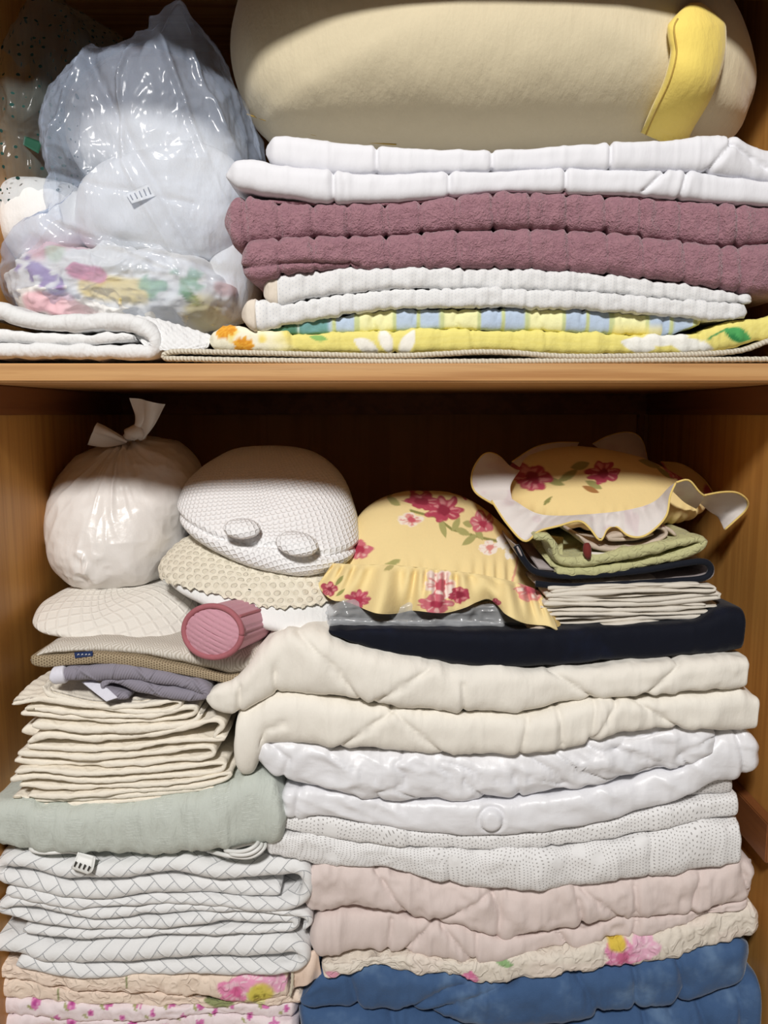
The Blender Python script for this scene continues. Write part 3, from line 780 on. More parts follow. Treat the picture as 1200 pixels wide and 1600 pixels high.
# things inside the clear bags
def soft(a=.004, f=9, s=1): return lambda px, py, V, r, fr: a * fbm(V[..., 0] * f, V[..., 1] * f, V[..., 2] * f, s, 3)
t = thing('bagged_pillow', 'plump white pillow at the top of the clear bluish bag', 'pillow', 240, 300, .2)
blob('pillow_body', t, M['white_cotton'], [(112, 200), (120, 150), (165, 115), (230, 98), (300, 105), (350, 140), (378, 200), (380, 260), (330, 300), (240, 310), (160, 290), (120, 250)], .25, .09, .10, n=2.4, disp=soft(.008, 12, 2))
tg = cloth('care_label', t, M['tag_white'], [[(196, 302, .117), (236, 284, .117)], [(206, 318, .112), (244, 306, .112)]], thick=.001, n=12, m=6)
for k in range(5): cordline([(203 + k * 7, 304 - k * 3), (208 + k * 7, 313 - k * 2.2)], .1125, .9, tg, M['tag_ink'], 'print_line')
t = thing('bagged_pillow', 'white pillow in the middle of the clear bag, above the pastel cushion', 'pillow', 260, 400, .2)
blob('pillow_body', t, M['white_cotton'], [(128, 330), (140, 280), (190, 250), (260, 235), (330, 240), (378, 280), (392, 340), (380, 400), (300, 420), (200, 410), (145, 385)], .20, .085, .10, n=2.4, disp=soft(.008, 12, 3))
t = thing('bagged_pillow', 'white pillow in the dotted plastic bag at the wardrobe side', 'pillow', 70, 400, .2)
blob('pillow_body', t, M['white_cotton'], [(14, 350), (22, 305), (60, 285), (105, 285), (135, 320), (140, 370), (110, 410), (60, 420), (25, 400)], .20, .07, .09, n=2.4, disp=soft(.008, 12, 4))
t = thing('bagged_pillow', 'white pillow at the bag corner behind the mauve blanket', 'pillow', 370, 490, .22)
blob('pillow_body', t, M['white_cotton'], [(330, 400), (360, 365), (395, 375), (410, 430), (395, 490), (350, 505), (325, 460)], .20, .05, .08, n=2.4, disp=soft(.004, 12, 5))
def p_pastel(px, py):
    C = solid(px, 'ecebe8')
    put(C, .8 * sstep(.05, .4, noise(px / 45, py / 30, 0, 8)) * sstep(200, 120, px), 'e6b3bd')
    put(C, .9 * (1 - sstep(12, 18, segdist(px, py, [(70, 425), (125, 462)]))) * sstep(-.3, .2, noise(px / 9, py / 9, 0, 2)), '9a80b5')
    put(C, .9 * (1 - sstep(14, 24, segdist(px, py, [(175, 462), (245, 470)]))), 'ead48a')
    put(C, .9 * (1 - sstep(8, 14, segdist(px, py, [(155, 440), (190, 448)]))), 'd98aa5')
    put(C, .85 * (1 - sstep(14, 24, segdist(px, py, [(265, 462), (320, 450)]))) * sstep(-.3, .2, noise(px / 14, py / 14, 0, 3)), '92bb98')
    leaf(C, px, py, 318, 478, 18, 8, .7, '6fa06a'); put(C, .6 * (1 - sstep(20, 34, np.hypot(px - 335, py - 498))), 'e3d272')
    put(C, .7 * (1 - sstep(10, 20, np.hypot(px - 365, py - 455))), 'd9a29a'); put(C, .7 * (1 - sstep(12, 22, np.hypot(px - 120, py - 405))), 'c9d9bd'); return C
t = thing('pastel_cushion', 'white cushion with pastel floral print at the bottom of the clear bag', 'cushion', 200, 510, .2)
blob('cushion_body', t, M['print'], [(22, 450), (40, 410), (110, 385), (200, 385), (300, 405), (365, 440), (376, 480), (340, 512), (240, 520), (120, 510), (45, 490)], .17, .085, .12, n=2.5, disp=lambda px, py, V, r, fr: .006 * ridge(px / 40, py / 30, 0, 4, 3) - .004, paint=p_pastel)

def crumple(a, s, f=22): return lambda px, py, V, r, fr: a * (ridge(V[..., 0] * f, V[..., 1] * f, V[..., 2] * f * .7, s, 4) - .4) + a * 1.2 * ridge(V[..., 0] * 7 + V[..., 2] * 5, V[..., 2] * 4, 0, s + 3, 2) * .5
t = thing('dotted_plastic_bag', 'clear plastic bag with tiny dark dots against the upper left wardrobe side', 'plastic bag', 80, 440, .25)
blob('bag_film', t, M['film_dots'], [(14, 400), (20, 320), (28, 220), (45, 110), (70, 40), (92, 12), (130, 35), (200, 70), (216, 105), (180, 180), (150, 280), (150, 380), (90, 430), (40, 430)], .25, .13, .08, c=(90, 260), n=2.2, nt=240, nr=60, disp=crumple(.006, 5))
o = cloth('green_mark', t, Mat('green_print', '235241', .5).done(), [[(38, 212, .125), (66, 222, .118)], [(36, 226, .125), (60, 240, .118)]], thick=.0008, n=10, m=6)
t = thing('clear_plastic_bag', 'large clear bluish plastic bag stuffed with pillows on the upper shelf', 'plastic bag', 200, 520, .2)
blob('bag_film', t, M['film'], [(18, 455), (30, 425), (62, 395), (100, 345), (98, 280), (92, 215), (105, 160), (140, 120), (185, 98), (240, 84), (262, 70), (288, 38), (304, 32), (322, 52), (352, 105), (385, 180), (408, 240), (402, 310), (385, 400), (382, 470), (360, 508), (300, 524), (180, 516), (70, 494), (30, 482)], .17, .115, .16, c=(225, 290), n=2.7, nt=420, nr=110,
     disp=lambda px, py, V, r, fr: crumple(.0055, 9, 18)(px, py, V, r, fr) - .010 * np.exp(-(segdist(px, py, [(185, 150), (250, 270), (350, 450)]) / 8) ** 2) + fr * sum(
         h_ * np.exp(-(segdist(px, py, q_) / w_) ** 2) for q_, h_, w_ in (
             ([(300, 60), (340, 170), (395, 290)], .006, 5), ([(270, 80), (320, 210), (380, 380)], .007, 5), ([(255, 90), (230, 180), (240, 300), (330, 470)], .006, 4), ([(180, 120), (150, 220), (120, 330), (60, 420)], .006, 5), ([(120, 300), (200, 330), (330, 350)], -.005, 5),
             ([(40, 440), (150, 405), (260, 412), (360, 430)], .007, 4), ([(110, 360), (180, 390), (300, 440), (360, 500)], .005, 4), ([(140, 480), (240, 440), (340, 450)], .004, 4))) - .008 * np.exp(-(segdist(px, py, [(100, 345), (150, 390), (260, 410), (370, 440)]) / 9) ** 2))
# ================================================================== LOWER COMPARTMENT, right pile
BT = [(470, 1556), (482, 1538), (505, 1520), (540, 1511), (580, 1497), (620, 1506), (660, 1516), (720, 1514), (750, 1530), (800, 1522), (850, 1513), (900, 1506), (980, 1499), (1050, 1487), (1110, 1472), (1150, 1465), (1178, 1478)]
BB = [(470, 1566), (500, 1570), (600, 1573), (650, 1569), (690, 1578), (720, 1590), (800, 1594), (900, 1590), (940, 1573), (1000, 1570), (1060, 1560), (1100, 1555), (1140, 1540), (1178, 1515)]
t = thing('blue_fleece_blanket', 'thick blue fleece blanket at the bottom of the right-hand pile', 'blanket', 830, 1640, .2)
layer('fold', t, M['blue'], BT, BB, .012, .46, .03, rl=18, rr=26, seams=[[(545, 1515), (560, 1572)], [(640, 1568), (700, 1530), (730, 1525)], [(670, 1572), (800, 1520)], [(895, 1508), (935, 1575)], [(985, 1498), (990, 1570)], [(1050, 1487), (1065, 1530), (1055, 1560)]], sd=.009, sw=7, wr=(.004, 16, 16), seed=31)
layer('fold', t, M['blue'], [(462, 1575), (500, 1572), (600, 1575), (650, 1572), (720, 1592), (800, 1596), (900, 1592), (940, 1576), (1000, 1572), (1100, 1557), (1140, 1542), (1170, 1520), (1192, 1530)], [(462, 1650), (700, 1668), (900, 1668), (1100, 1650), (1192, 1625)], .016, .46, .03, rl=18, rr=18, seams=[[(610, 1575), (640, 1640)], [(1040, 1565), (1075, 1650)], [(1085, 1560), (1120, 1650)], [(1145, 1540), (1160, 1640)], [(1000, 1570), (1010, 1640)]], sd=.008, sw=8, wr=(.004, 16, 16), seed=32)

def p_cream_floral(px, py):
    C = solid(px, 'e2d9cc'); put(C, .35 * sstep(.1, .5, noise(px / 60, py / 22, 0, 6)), 'ead9d0')
    petals(C, px, py, 968, 1482, 34, 5, ['df8fb4', 'ecb9cf', 'c9698f'], 3, .4, .9); petals(C, px, py, 1002, 1466, 26, 4, ['e7b4cb', 'f0d0dc'], 5)
    put(C, 1 - sstep(8, 13, np.hypot((px - 958) / 1.3, py - 1463)), 'dcc04e'); petals(C, px, py, 728, 1518, 17, 4, ['d97ba5', 'e7a5c0'], 7)
    leaf(C, px, py, 785, 1492, 16, 5, .1, '8fb07c'); leaf(C, px, py, 520, 1507, 14, 6, 0, 'dfa0b4'); return C
FT = [(503, 1497), (540, 1490), (600, 1487), (640, 1487), (720, 1495), (742, 1497), (800, 1482), (850, 1478), (900, 1472), (940, 1460), (1000, 1450), (1080, 1433), (1140, 1415), (1170, 1405), (1186, 1425)]
FB = [(503, 1516), (540, 1511), (580, 1496), (620, 1505), (660, 1515), (720, 1513), (750, 1530), (800, 1521), (850, 1512), (900, 1505), (980, 1498), (1050, 1486), (1110, 1471), (1186, 1455)]
t = thing('cream_floral_quilt', 'cream crinkled quilt with pink flowers between the blue and pale pink bedding', 'quilt', 840, 1515, .2)
layer('folded_quilt', t, M['matelasse'], FT, FB, .014, .46, .03, rl=8, rr=16, seams=[[(x, 1400), (x + 12, 1540)] for x in range(560, 1180, 62)], sd=.002, sw=5, wr=(.003, 45, 45), paint=p_cream_floral, seed=34)

PT1 = [(470, 1385), (482, 1352), (495, 1343), (560, 1348), (620, 1357), (680, 1370), (740, 1382), (800, 1382), (900, 1378), (960, 1366), (1050, 1362), (1100, 1350), (1140, 1338), (1178, 1345)]
PB1 = [(470, 1412), (490, 1421), (550, 1415), (608, 1413), (640, 1426), (680, 1433), (720, 1441), (778, 1461), (800, 1456), (870, 1445), (920, 1441), (962, 1422), (1020, 1425), (1060, 1421), (1130, 1405), (1178, 1392)]
PT2 = [(485, 1450), (492, 1424), (550, 1417), (608, 1415), (640, 1428), (680, 1435), (720, 1443), (778, 1462), (800, 1458), (870, 1447), (920, 1443), (962, 1425), (1020, 1427), (1060, 1423), (1120, 1409), (1165, 1398)]
PB2 = [(485, 1472), (500, 1486), (600, 1488), (640, 1488), (720, 1496), (742, 1498), (800, 1483), (850, 1479), (900, 1473), (940, 1461), (1000, 1451), (1080, 1434), (1140, 1416), (1165, 1408)]
t = thing('pink_duvet', 'pale pink duvet folded in two above the cream floral quilt', 'duvet', 830, 1480, .2)
layer('fold', t, M['pink_duvet'], PT1, PB1, .012, .46, .03, rl=22, rr=16, seams=[[(588, 1352), (612, 1390), (637, 1424)], [(762, 1388), (720, 1415), (678, 1433)], [(768, 1386), (780, 1420), (776, 1460)], [(894, 1380), (902, 1410), (910, 1442)], [(905, 1382), (965, 1422)], [(1087, 1358), (1080, 1385), (1076, 1412)], [(1150, 1345), (1168, 1390)], [(985, 1375), (990, 1415)]], sd=.008, sw=5, wr=(.0045, 26, 26), seed=36)
layer('fold', t, M['pink_duvet'], PT2, PB2, .016, .46, .03, rl=16, rr=14, seams=[[(612, 1430), (606, 1488)], [(675, 1435), (630, 1486)], [(690, 1440), (738, 1495)], [(745, 1450), (742, 1496)], [(870, 1450), (885, 1475)], [(990, 1430), (985, 1452)]], sd=.008, sw=5, wr=(.0045, 26, 26), seed=37)

t = thing('dotted_duvet', 'white duvet printed with tiny grey dots, below the white satin duvet', 'duvet', 800, 1375, .2)
DA = [(425, 1280), (440, 1272), (495, 1268), (560, 1280), (640, 1291), (740, 1300), (800, 1298), (880, 1288), (950, 1276), (1000, 1263), (1060, 1252), (1110, 1245), (1156, 1240)]
DB = [(425, 1288), (480, 1297), (560, 1310), (640, 1318), (760, 1322), (870, 1318), (950, 1308), (1020, 1293), (1080, 1281), (1156, 1272)]
DC = [(415, 1326), (500, 1345), (560, 1349), (620, 1356), (680, 1369), (740, 1381), (800, 1382), (900, 1378), (960, 1366), (1050, 1362), (1100, 1350), (1158, 1338)]
layer('inner_fold', t, M['dots_grey'], [(900, 1275), (1000, 1240), (1060, 1222), (1120, 1214), (1153, 1217)], [(900, 1290), (1000, 1266), (1060, 1254), (1110, 1247), (1153, 1241)], .03, .45, .03, rl=10, rr=10, seed=41)
layer('fold', t, M['dots'], DA, DB, .018, .46, .03, rl=10, rr=10, wr=(.002, 25, 25), seams=vs_([640, 860], 1270, 1330), sd=.003, seed=42)
layer('fold', t, M['dots'], [(415, 1295)] + DB[1:-1] + [(1158, 1276)], DC, .012, .46, .03, rl=12, rr=14, wr=(.003, 25, 25), seams=vs_([700, 1010], 1290, 1390), sd=.005, seed=43)

def satin_wr(s): return lambda px, py, V, S: (.0035 * ridge(px / 70 - py / 38, py / 60 + px / 160, 0, s, 2) - .0045 * np.exp(-(np.abs(noise(px / 60 - py / 30, py / 50 + px / 150, 0, s + 2)) / .07))) * sstep(430, 560, px) - .001
t = thing('satin_duvet', 'shiny white satin duvet sagging in the middle of the right-hand pile', 'duvet', 790, 1290, .2)
WA = [(398, 1172), (408, 1152), (430, 1150), (520, 1158), (620, 1170), (700, 1173), (760, 1171), (800, 1168), (880, 1158), (950, 1141), (1020, 1131), (1080, 1130), (1117, 1140)]
WB = [(398, 1178), (430, 1205), (480, 1224), (520, 1231), (620, 1245), (700, 1246), (760, 1241), (800, 1242), (850, 1238), (950, 1220), (1000, 1206), (1060, 1196), (1117, 1165)]
layer('fold', t, M['satin'], WA, WB, .010, .46, .03, rl=20, rr=26, extra=satin_wr(5), wr=(.003, 22, 22), seams=[[(425, 1152), (455, 1175), (440, 1215)], [(800, 1200), (812, 1242)], [(950, 1160), (1070, 1195)]], sd=.006, sw=6, seed=45)
layer('fold', t, M['satin'], [(442, 1226), (470, 1224), (520, 1233), (620, 1247), (700, 1248), (760, 1243), (800, 1244), (850, 1240), (950, 1222), (1000, 1208), (1060, 1196), (1100, 1165), (1120, 1142), (1160, 1138), (1188, 1165)],
      [(442, 1262), (470, 1274), (495, 1266), (560, 1280), (640, 1291), (740, 1300), (800, 1298), (880, 1288), (950, 1275), (1000, 1262), (1060, 1242), (1120, 1221), (1155, 1215), (1188, 1190)], .014, .46, .03, rl=12, rr=18,
      extra=lambda px, py, V, S: .0025 * ridge(px / 90 - py / 45, py / 80, 0, 8, 2) - .0012 - .004 * np.exp(-((np.hypot(px - 765, py - 1270) - 19) / 3.0) ** 2) + .004 * (1 - sstep(10, 20, np.hypot(px - 765, py - 1270))),
      wr=(.002, 22, 22), seams=[[(470, 1222), (462, 1272)], [(1145, 1140), (1160, 1212)]], sd=.006, seed=46)

t = thing('cream_duvet', 'thick cream duvet with diagonal quilting, folded in two below the navy blanket', 'duvet', 790, 1170, .2)
layer('fold', t, M['cream_duvet'], [(326, 1082), (345, 1066), (372, 1058), (392, 1035), (410, 1005), (432, 986), (460, 981), (510, 982), (540, 999), (600, 1018), (700, 1034), (780, 1040), (880, 1038), (1000, 1030), (1100, 1024), (1167, 1018)],
      [(326, 1088), (345, 1104), (378, 1107), (405, 1090), (435, 1076), (500, 1081), (560, 1090), (640, 1100), (720, 1108), (800, 1107), (850, 1104), (920, 1086), (1000, 1080), (1100, 1072), (1167, 1064)], .006, .46, .03, rl=14, rr=14, bulge=1.0,
      seams=[[(380, 1064), (377, 1104)], [(433, 1040), (433, 1078)], [(468, 984), (520, 1030), (545, 1062), (566, 1092)], [(668, 1036), (582, 1090)], [(855, 1040), (920, 1082)], [(1050, 1028), (1000, 1078)], [(720, 1060), (722, 1108)]], sd=.006, sw=5, wr=(.003, 22, 18), seed=51)
layer('fold', t, M['cream_duvet'], [(368, 1130), (374, 1108), (405, 1092), (435, 1078), (500, 1083), (560, 1092), (640, 1102), (720, 1110), (800, 1109), (850, 1106), (920, 1088), (1000, 1082), (1100, 1074), (1150, 1068), (1183, 1085)],
      [(368, 1180), (378, 1208), (398, 1207), (410, 1168), (420, 1153), (440, 1154), (520, 1159), (620, 1170), (700, 1173), (760, 1171), (800, 1168), (880, 1158), (950, 1141), (1020, 1131), (1080, 1130), (1130, 1138), (1183, 1132)], .003, .46, .03, rl=7, rr=12, bulge=1.0, smo=4,
      seams=[[(612, 1102), (530, 1158)], [(610, 1098), (655, 1138), (697, 1173)], [(955, 1086), (915, 1152)], [(922, 1090), (915, 1150)], [(985, 1084), (1055, 1132)], [(412, 1150), (420, 1128), (450, 1120)], [(818, 1112), (808, 1165)], [(868, 1104), (872, 1150)]], sd=.006, sw=5, wr=(.003, 22, 18), seed=52)

t = thing('navy_blanket', 'dark navy velvet blanket lying on top of the cream duvet', 'blanket', 830, 1030, .2)
layer('folded_blanket', t, M['navy'], [(514, 980), (560, 980), (700, 984), (860, 984), (1000, 978), (1090, 970), (1118, 956), (1140, 951), (1168, 954)], [(514, 985), (545, 1001), (600, 1019), (700, 1035), (780, 1041), (880, 1039), (1000, 1031), (1100, 1025), (1168, 1014)], .020, .44, .03, rl=8, rr=10, wr=(.002, 18, 18), seed=55)

# folded ivory sheets
SG = 'folded ivory sheets on the navy blanket'
rows = [(975, 842, 1116, 'ivory sheet at the very bottom of the folded sheet stack'), (958, 838, 1120, 'ivory sheet second from the bottom of the folded sheet stack'), (941, 846, 1118, 'ivory sheet second from the top of the folded sheet stack'), (925, 850, 1110, 'topmost ivory sheet, right under the navy-edged mat')]
for i, (yb_, xa, xb, lb) in enumerate(rows):
    t = thing('folded_sheet', lb, 'bed sheet', 980, yb_, .2, SG)
    c = lambda x: yb_ - (x - 980) * .03 - 2.5 * math.sin(x * .02 + i * 2.1) - 1.5 * math.sin(x * .047 + i)
    A = [(xa, c(xa) - 5, 5), (900, c(900) - 4, 5.5), (1000, c(1000) - 4, 5.5), (xb - 12, c(xb) - 4, 5.5), (xb - 2, c(xb) - 7, 5), (xb - 12, c(xb) - 11, 5.5), (1000, c(1000) - 10, 5.5), (900, c(900) - 10, 5.5), (xa + 8, c(xa) - 11, 5)]
    ribbon('folded_cloth', t, M['sheet'], A, .045, .34, .06, wr=(.0014, 30, 30), wav=.004, seed=60 + i)
    ribbon('inner_fold', t, M['sheet'], [(xa + 4, c(xa) - 16, 4), (950, c(950) - 14.5, 4), (xb - 24, c(xb) - 14.5, 4)], .048, .33, .06, wr=(.0012, 30, 30), wav=.004, seed=70 + i)

t = thing('navy_edged_mat', 'grey mat with thick navy edging folded beneath the green quilt', 'mat', 960, 920, .2)
NE = [(806, 852, 5), (822, 880, 6), (842, 895, 8), (900, 900, 8), (1000, 892, 8), (1070, 880, 8), (1102, 878, 8), (1111, 890, 8), (1100, 903, 8), (1050, 908, 8), (950, 914, 8), (880, 916, 8), (836, 912, 8)]
ribbon('mat_sheet', t, M['grey_mat'], [(a_, b_, c_ - 2.5) for a_, b_, c_ in NE], .056, .36, .06, seed=81)
cordline([(a_, b_) for a_, b_, _ in NE], .056, 5.2, t, M['navy_band'], 'edging')
cloth('lining_face', t, M['grey_mat'], [[(812, 848, .16), (860, 852, .17)], [(830, 872, .09), (870, 884, .09)], [(842, 889, .068), (890, 893, .066)]], thick=.003, n=20, m=16)
t = thing('green_quilt', 'moss green stitched quilt folded below the right ruffled cushion', 'quilt', 970, 900, .2)
ribbon('folded_quilt', t, M['green'], [(868, 893, 15), (930, 891, 16), (1000, 880, 16), (1060, 866, 16), (1090, 854, 15), (1097, 846, 13), (1075, 843, 14), (1020, 854, 16), (960, 866, 17), (905, 876, 16), (872, 872, 15), (862, 850, 13), (850, 838, 12), (832, 838, 11)], .05, .36, .06, wr=(.002, 50, 50), seed=83)
cloth('side_flap', t, M['green'], [[(822, 838, .15), (850, 836, .13), (880, 840, .10)], [(838, 858, .10), (858, 862, .085), (880, 868, .07)], [(860, 884, .066), (872, 888, .058), (890, 890, .056)]], thick=.005, n=40, m=24)
t = thing('beige_cloth_roll', 'beige cloth rolled up under the right ruffled cushion', 'cloth', 970, 860, .2)
ribbon('rolled_cloth', t, M['beige_cloth'], [(905, 838, 7), (925, 852, 8), (960, 858, 8), (1010, 850, 8), (1040, 836, 7), (1030, 824, 7), (990, 832, 7), (950, 840, 7), (985, 842, 6), (1020, 834, 6)], .055, .30, .06, wr=(.001, 40, 40), seed=85)
ribbon('tail_fold', t, M['beige_cloth'], [(1030, 820, 6), (1050, 830, 7), (1058, 838, 6)], .065, .28, .06, seed=86)
cloth('white_flap', t, M['sheet'], [[(922, 862, .055), (980, 866, .053)], [(926, 874, .052), (960, 876, .05)]], thick=.002, n=20, m=8)
tube('tassel', t, M['red_tassel'], [PX(916, 848, .05), PX(918, 858, .046), PX(917, 866, .045), PX(921, 874, .045)], [.0035, .006, .005, .0025], 10)

# ruffled cushions
def p_c1(px, py):
    C = solid(px, 'ecd69c')
    stem(C, px, py, [(680, 800), (700, 815), (735, 825), (770, 835)], 2.5, '8d8a4f'); stem(C, px, py, [(640, 790), (690, 800)], 2.2, '8d8a4f'); stem(C, px, py, [(800, 860), (785, 900)], 2, 'dc9f88')
    for (x, y, l, a) in ((686, 812, 16, 1.3), (715, 818, 14, .4), (725, 830, 15, 2.6), (740, 822, 12, 1.0), (706, 808, 12, 2.2), (725, 808, 10, .2), (610, 866, 18, -.5), (570, 876, 12, -.2), (615, 780, 12, .4)): leaf(C, px, py, x, y, l, 5.5, a, 'a8a468')
    petals(C, px, py, 640, 802, 22, 4, PALE, 3, .3, .55); petals(C, px, py, 690, 789, 36, 7, RED2, 4, .2, .55); petals(C, px, py, 748, 808, 27, 5, RED, 5, .8, .65); petals(C, px, py, 655, 778, 30, 6, RED2, 14, .2, .4)
    petals(C, px, py, 755, 842, 20, 5, ['f3e9dc', 'e7b6a6', 'd88d86'], 6, .8, .6); petals(C, px, py, 790, 850, 15, 5, ['f4efe6', 'ece0cc', 'd9c074'], 7); petals(C, px, py, 775, 836, 11, 5, ['f4efe6'], 8)
    petals(C, px, py, 565, 850, 22, 5, RED, 9, .5, .8); petals(C, px, py, 735, 772, 22, 5, RED2, 19, .5, .5); return C
def p_r1(px, py):
    C = solid(px, 'ecd69c')
    petals(C, px, py, 516, 921, 15, 5, RED2, 3, .3); leaf(C, px, py, 531, 908, 11, 3.5, -.9, '9a9a5c'); leaf(C, px, py, 532, 926, 10, 3, -.7, '9a9a5c')
    petals(C, px, py, 560, 936, 24, 9, ['b94f63', 'd2808a', 'a8354c'], 4, .2, .75); petals(C, px, py, 688, 915, 30, 6, ['efdcd2', 'd98f8c', 'c25a66'], 5, .3, .9); petals(C, px, py, 682, 944, 32, 5, RED, 6, .5, .6); petals(C, px, py, 718, 930, 20, 4, RED2, 16, .5, .8)
    petals(C, px, py, 828, 922, 30, 6, ['dc8f88', 'efd9cc', 'c25a66'], 7, .1, .75); petals(C, px, py, 775, 942, 10, 4, RED2, 8); leaf(C, px, py, 608, 888, 10, 4, -.5, 'b7ab72'); return C
t = thing('ruffled_cushion', 'yellow floral cushion with yellow ruffle resting on the clear plastic package', 'cushion', 690, 960, .2, 'yellow floral ruffled cushions')
gath = lambda px, py, V, r, fr: .003 * fbm(V[..., 0] * 14, V[..., 1] * 10, V[..., 2] * 10, 5, 2) + .0022 * np.sin(px * .30 + 2 * np.sin(px * .05)) * sstep(845, 885, py) * fr
blob('cushion_body', t, M['print'], [(528, 884), (540, 845), (562, 806), (595, 780), (640, 770), (692, 770), (742, 785), (782, 815), (812, 855), (836, 900), (848, 928), (800, 938), (720, 930), (640, 925), (570, 920), (535, 910)], .18, .085, .17, c=(690, 870), n=2.3, nt=420, nr=90, tilt=1.0, disp=gath, paint=p_c1)
SEAMC = [(520, 880, .085), (560, 882, .068), (600, 882, .06), (640, 885, .056), (690, 890, .053), (740, 896, .052), (790, 906, .056), (830, 918, .066), (850, 928, .075)]
HEMC = [(496, 914, .085), (515, 936, .062), (545, 941, .048), (565, 950, .042), (592, 959, .030), (622, 958, .044), (645, 954, .052), (690, 958, .034), (725, 950, .046), (752, 938, .058), (770, 938, .046), (788, 958, .028), (820, 974, .022), (855, 978, .028), (872, 986, .040)]
SEAMC = [(x, y, d + .012) for x, y, d in SEAMC]
A_, B_ = catmull(SEAMC, 2), catmull(HEMC, 2)
t_ = np.linspace(0, 1, 24); ra = np.stack([np.interp(t_, np.linspace(0, 1, len(A_)), A_[:, k]) for k in range(3)], 1); rb = np.stack([np.interp(t_, np.linspace(0, 1, len(B_)), B_[:, k]) for k in range(3)], 1)
mid_ = ra * .5 + rb * .5; mid_[:, 2] -= .006
cloth('ruffle', t, M['print'], [ra.tolist(), mid_.tolist(), rb.tolist()], thick=.002, n=420, m=44, paint=p_r1,
      wave=lambda u, v: .0065 * np.sin(u * 95 + 4 * np.sin(u * 13)) * (1 - v) ** 1.1 * np.minimum(1, v * 6) + .010 * np.sin(u * 34 + 2) * v)
SEAMC = SEAMC
cloth('ruffle_corner', t, M['print'], [[(872, 985, .041), (862, 962, .046), (846, 932, .072)], [(876, 975, .052), (866, 955, .058), (852, 930, .085)]], thick=.002, n=40, m=8, paint=lambda px, py: solid(px, 'dfc07a'))

def p_c2(px, py):
    C = solid(px, 'ead295')
    for (x, y, l, a) in ((870, 735, 20, -.6), (850, 745, 16, .3), (905, 748, 14, .5), (1000, 722, 22, .2), (1020, 735, 16, .6), (890, 720, 16, -.2)): leaf(C, px, py, x, y, l, 6, a, '9a965c')
    petals(C, px, py, 822, 742, 30, 6, RED2, 3, .3, .9); petals(C, px, py, 920, 732, 28, 7, RED2, 4, .3, .65); petals(C, px, py, 1040, 735, 20, 5, RED, 5, .3, .6); petals(C, px, py, 1052, 752, 18, 5, RED2, 6); leaf(C, px, py, 840, 775, 10, 3, -.9, '8d8a4f')
    leaf(C, px, py, 900, 755, 14, 5, .4, 'a0703f'); return C
t = thing('ruffled_cushion', 'yellow floral cushion with white-backed ruffle on top of the green quilt', 'cushion', 950, 825, .2, 'yellow floral ruffled cushions')
blob('cushion_body', t, M['print'], [(786, 775), (800, 735), (835, 708), (900, 698), (960, 703), (1015, 720), (1062, 745), (1095, 775), (1085, 800), (1040, 815), (960, 828), (880, 822), (820, 808)], .23, .085, .16, c=(940, 768), n=2.3, nt=420, nr=90, tilt=1.1, paint=p_c2,
     disp=lambda px, py, V, r, fr: .003 * fbm(V[..., 0] * 14, V[..., 1] * 10, V[..., 2] * 10, 6, 2) + .0018 * np.sin(px * .3 + np.sin(px * .06) * 2) * sstep(770, 810, py) * fr)
def p_lin(px, py):
    A = solid(px, 'dcd6d2'); put(A, .35 * sstep(.2, .6, noise(px / 14, py / 14, 0, 5)), 'cdb3bb')
    B = solid(px, 'ecd08d'); put(B, sstep(.1, .3, noise(px / 24, py / 24, 0, 7)), 'b85560')
    return [B, A]
def loft(name, a, b, k=0.0, n=300, m=26, flip=False, pf=p_lin, wv=None, hem=True):
    A_, B_ = catmull(a, 2), catmull(b, 2); q_ = np.linspace(0, 1, 26)
    ra = np.stack([np.interp(q_, np.linspace(0, 1, len(A_)), A_[:, j]) for j in range(3)], 1); rb = np.stack([np.interp(q_, np.linspace(0, 1, len(B_)), B_[:, j]) for j in range(3)], 1)
    md = (ra + rb) / 2; md[:, 2] -= k
    o = cloth(name, t, M['print'], [ra.tolist(), md.tolist(), rb.tolist()], thick=.002, n=n, m=m, paint=(lambda px, py: pf(px, py)[::-1]) if flip else pf, wave=wv)
    if hem:
        x, y, z = PX(B_[:, 0], B_[:, 1], B_[:, 2]); tube('hem', o, M['thread_h'], np.stack([x, y, z], 1), .0014, 6)
    return o
M['thread_h'] = plain('yellow_hem', 'e3c878')
fl = True
loft('ruffle', [(800, 780, .13), (838, 802, .10), (880, 806, .09), (930, 803, .085), (980, 797, .085), (1020, 785, .09), (1048, 760, .11)],
     [(768, 782, .12), (792, 818, .085), (820, 846, .06), (842, 830, .055), (872, 822, .05), (905, 814, .055), (922, 826, .05), (938, 845, .045), (948, 828, .06), (962, 822, .065), (984, 838, .045), (1010, 836, .045), (1040, 808, .05), (1047, 775, .06), (1056, 754, .07)], .004, flip=fl,
     wv=lambda u, v: .003 * np.sin(u * 90) * (1 - v) * np.minimum(1, v * 5))
loft('ruffle', [(1046, 762, .12), (1056, 772, .12), (1070, 785, .13), (1088, 795, .15)], [(1056, 754, .07), (1076, 750, .075), (1092, 768, .08), (1102, 776, .085)], 0, 120, 14, flip=not fl)
loft('ruffle', [(1086, 780, .16), (1098, 790, .15), (1110, 800, .15), (1122, 806, .16)], [(1100, 774, .085), (1128, 769, .10), (1152, 770, .11), (1168, 782, .12), (1166, 796, .13), (1150, 812, .135), (1132, 828, .14)], -.01, 120, 16, flip=not fl)
loft('ruffle', [(800, 782, .14), (798, 758, .17), (812, 735, .20)], [(778, 792, .12), (742, 768, .17), (738, 738, .20), (756, 710, .22), (778, 712, .23), (800, 735, .23)], 0, 140, 18, flip=not fl)
loft('ruffle', [(812, 730, .25), (850, 710, .28), (900, 700, .30)], [(800, 722, .27), (835, 700, .30), (870, 692, .32), (905, 692, .33)], 0, 120, 10, flip=not fl)
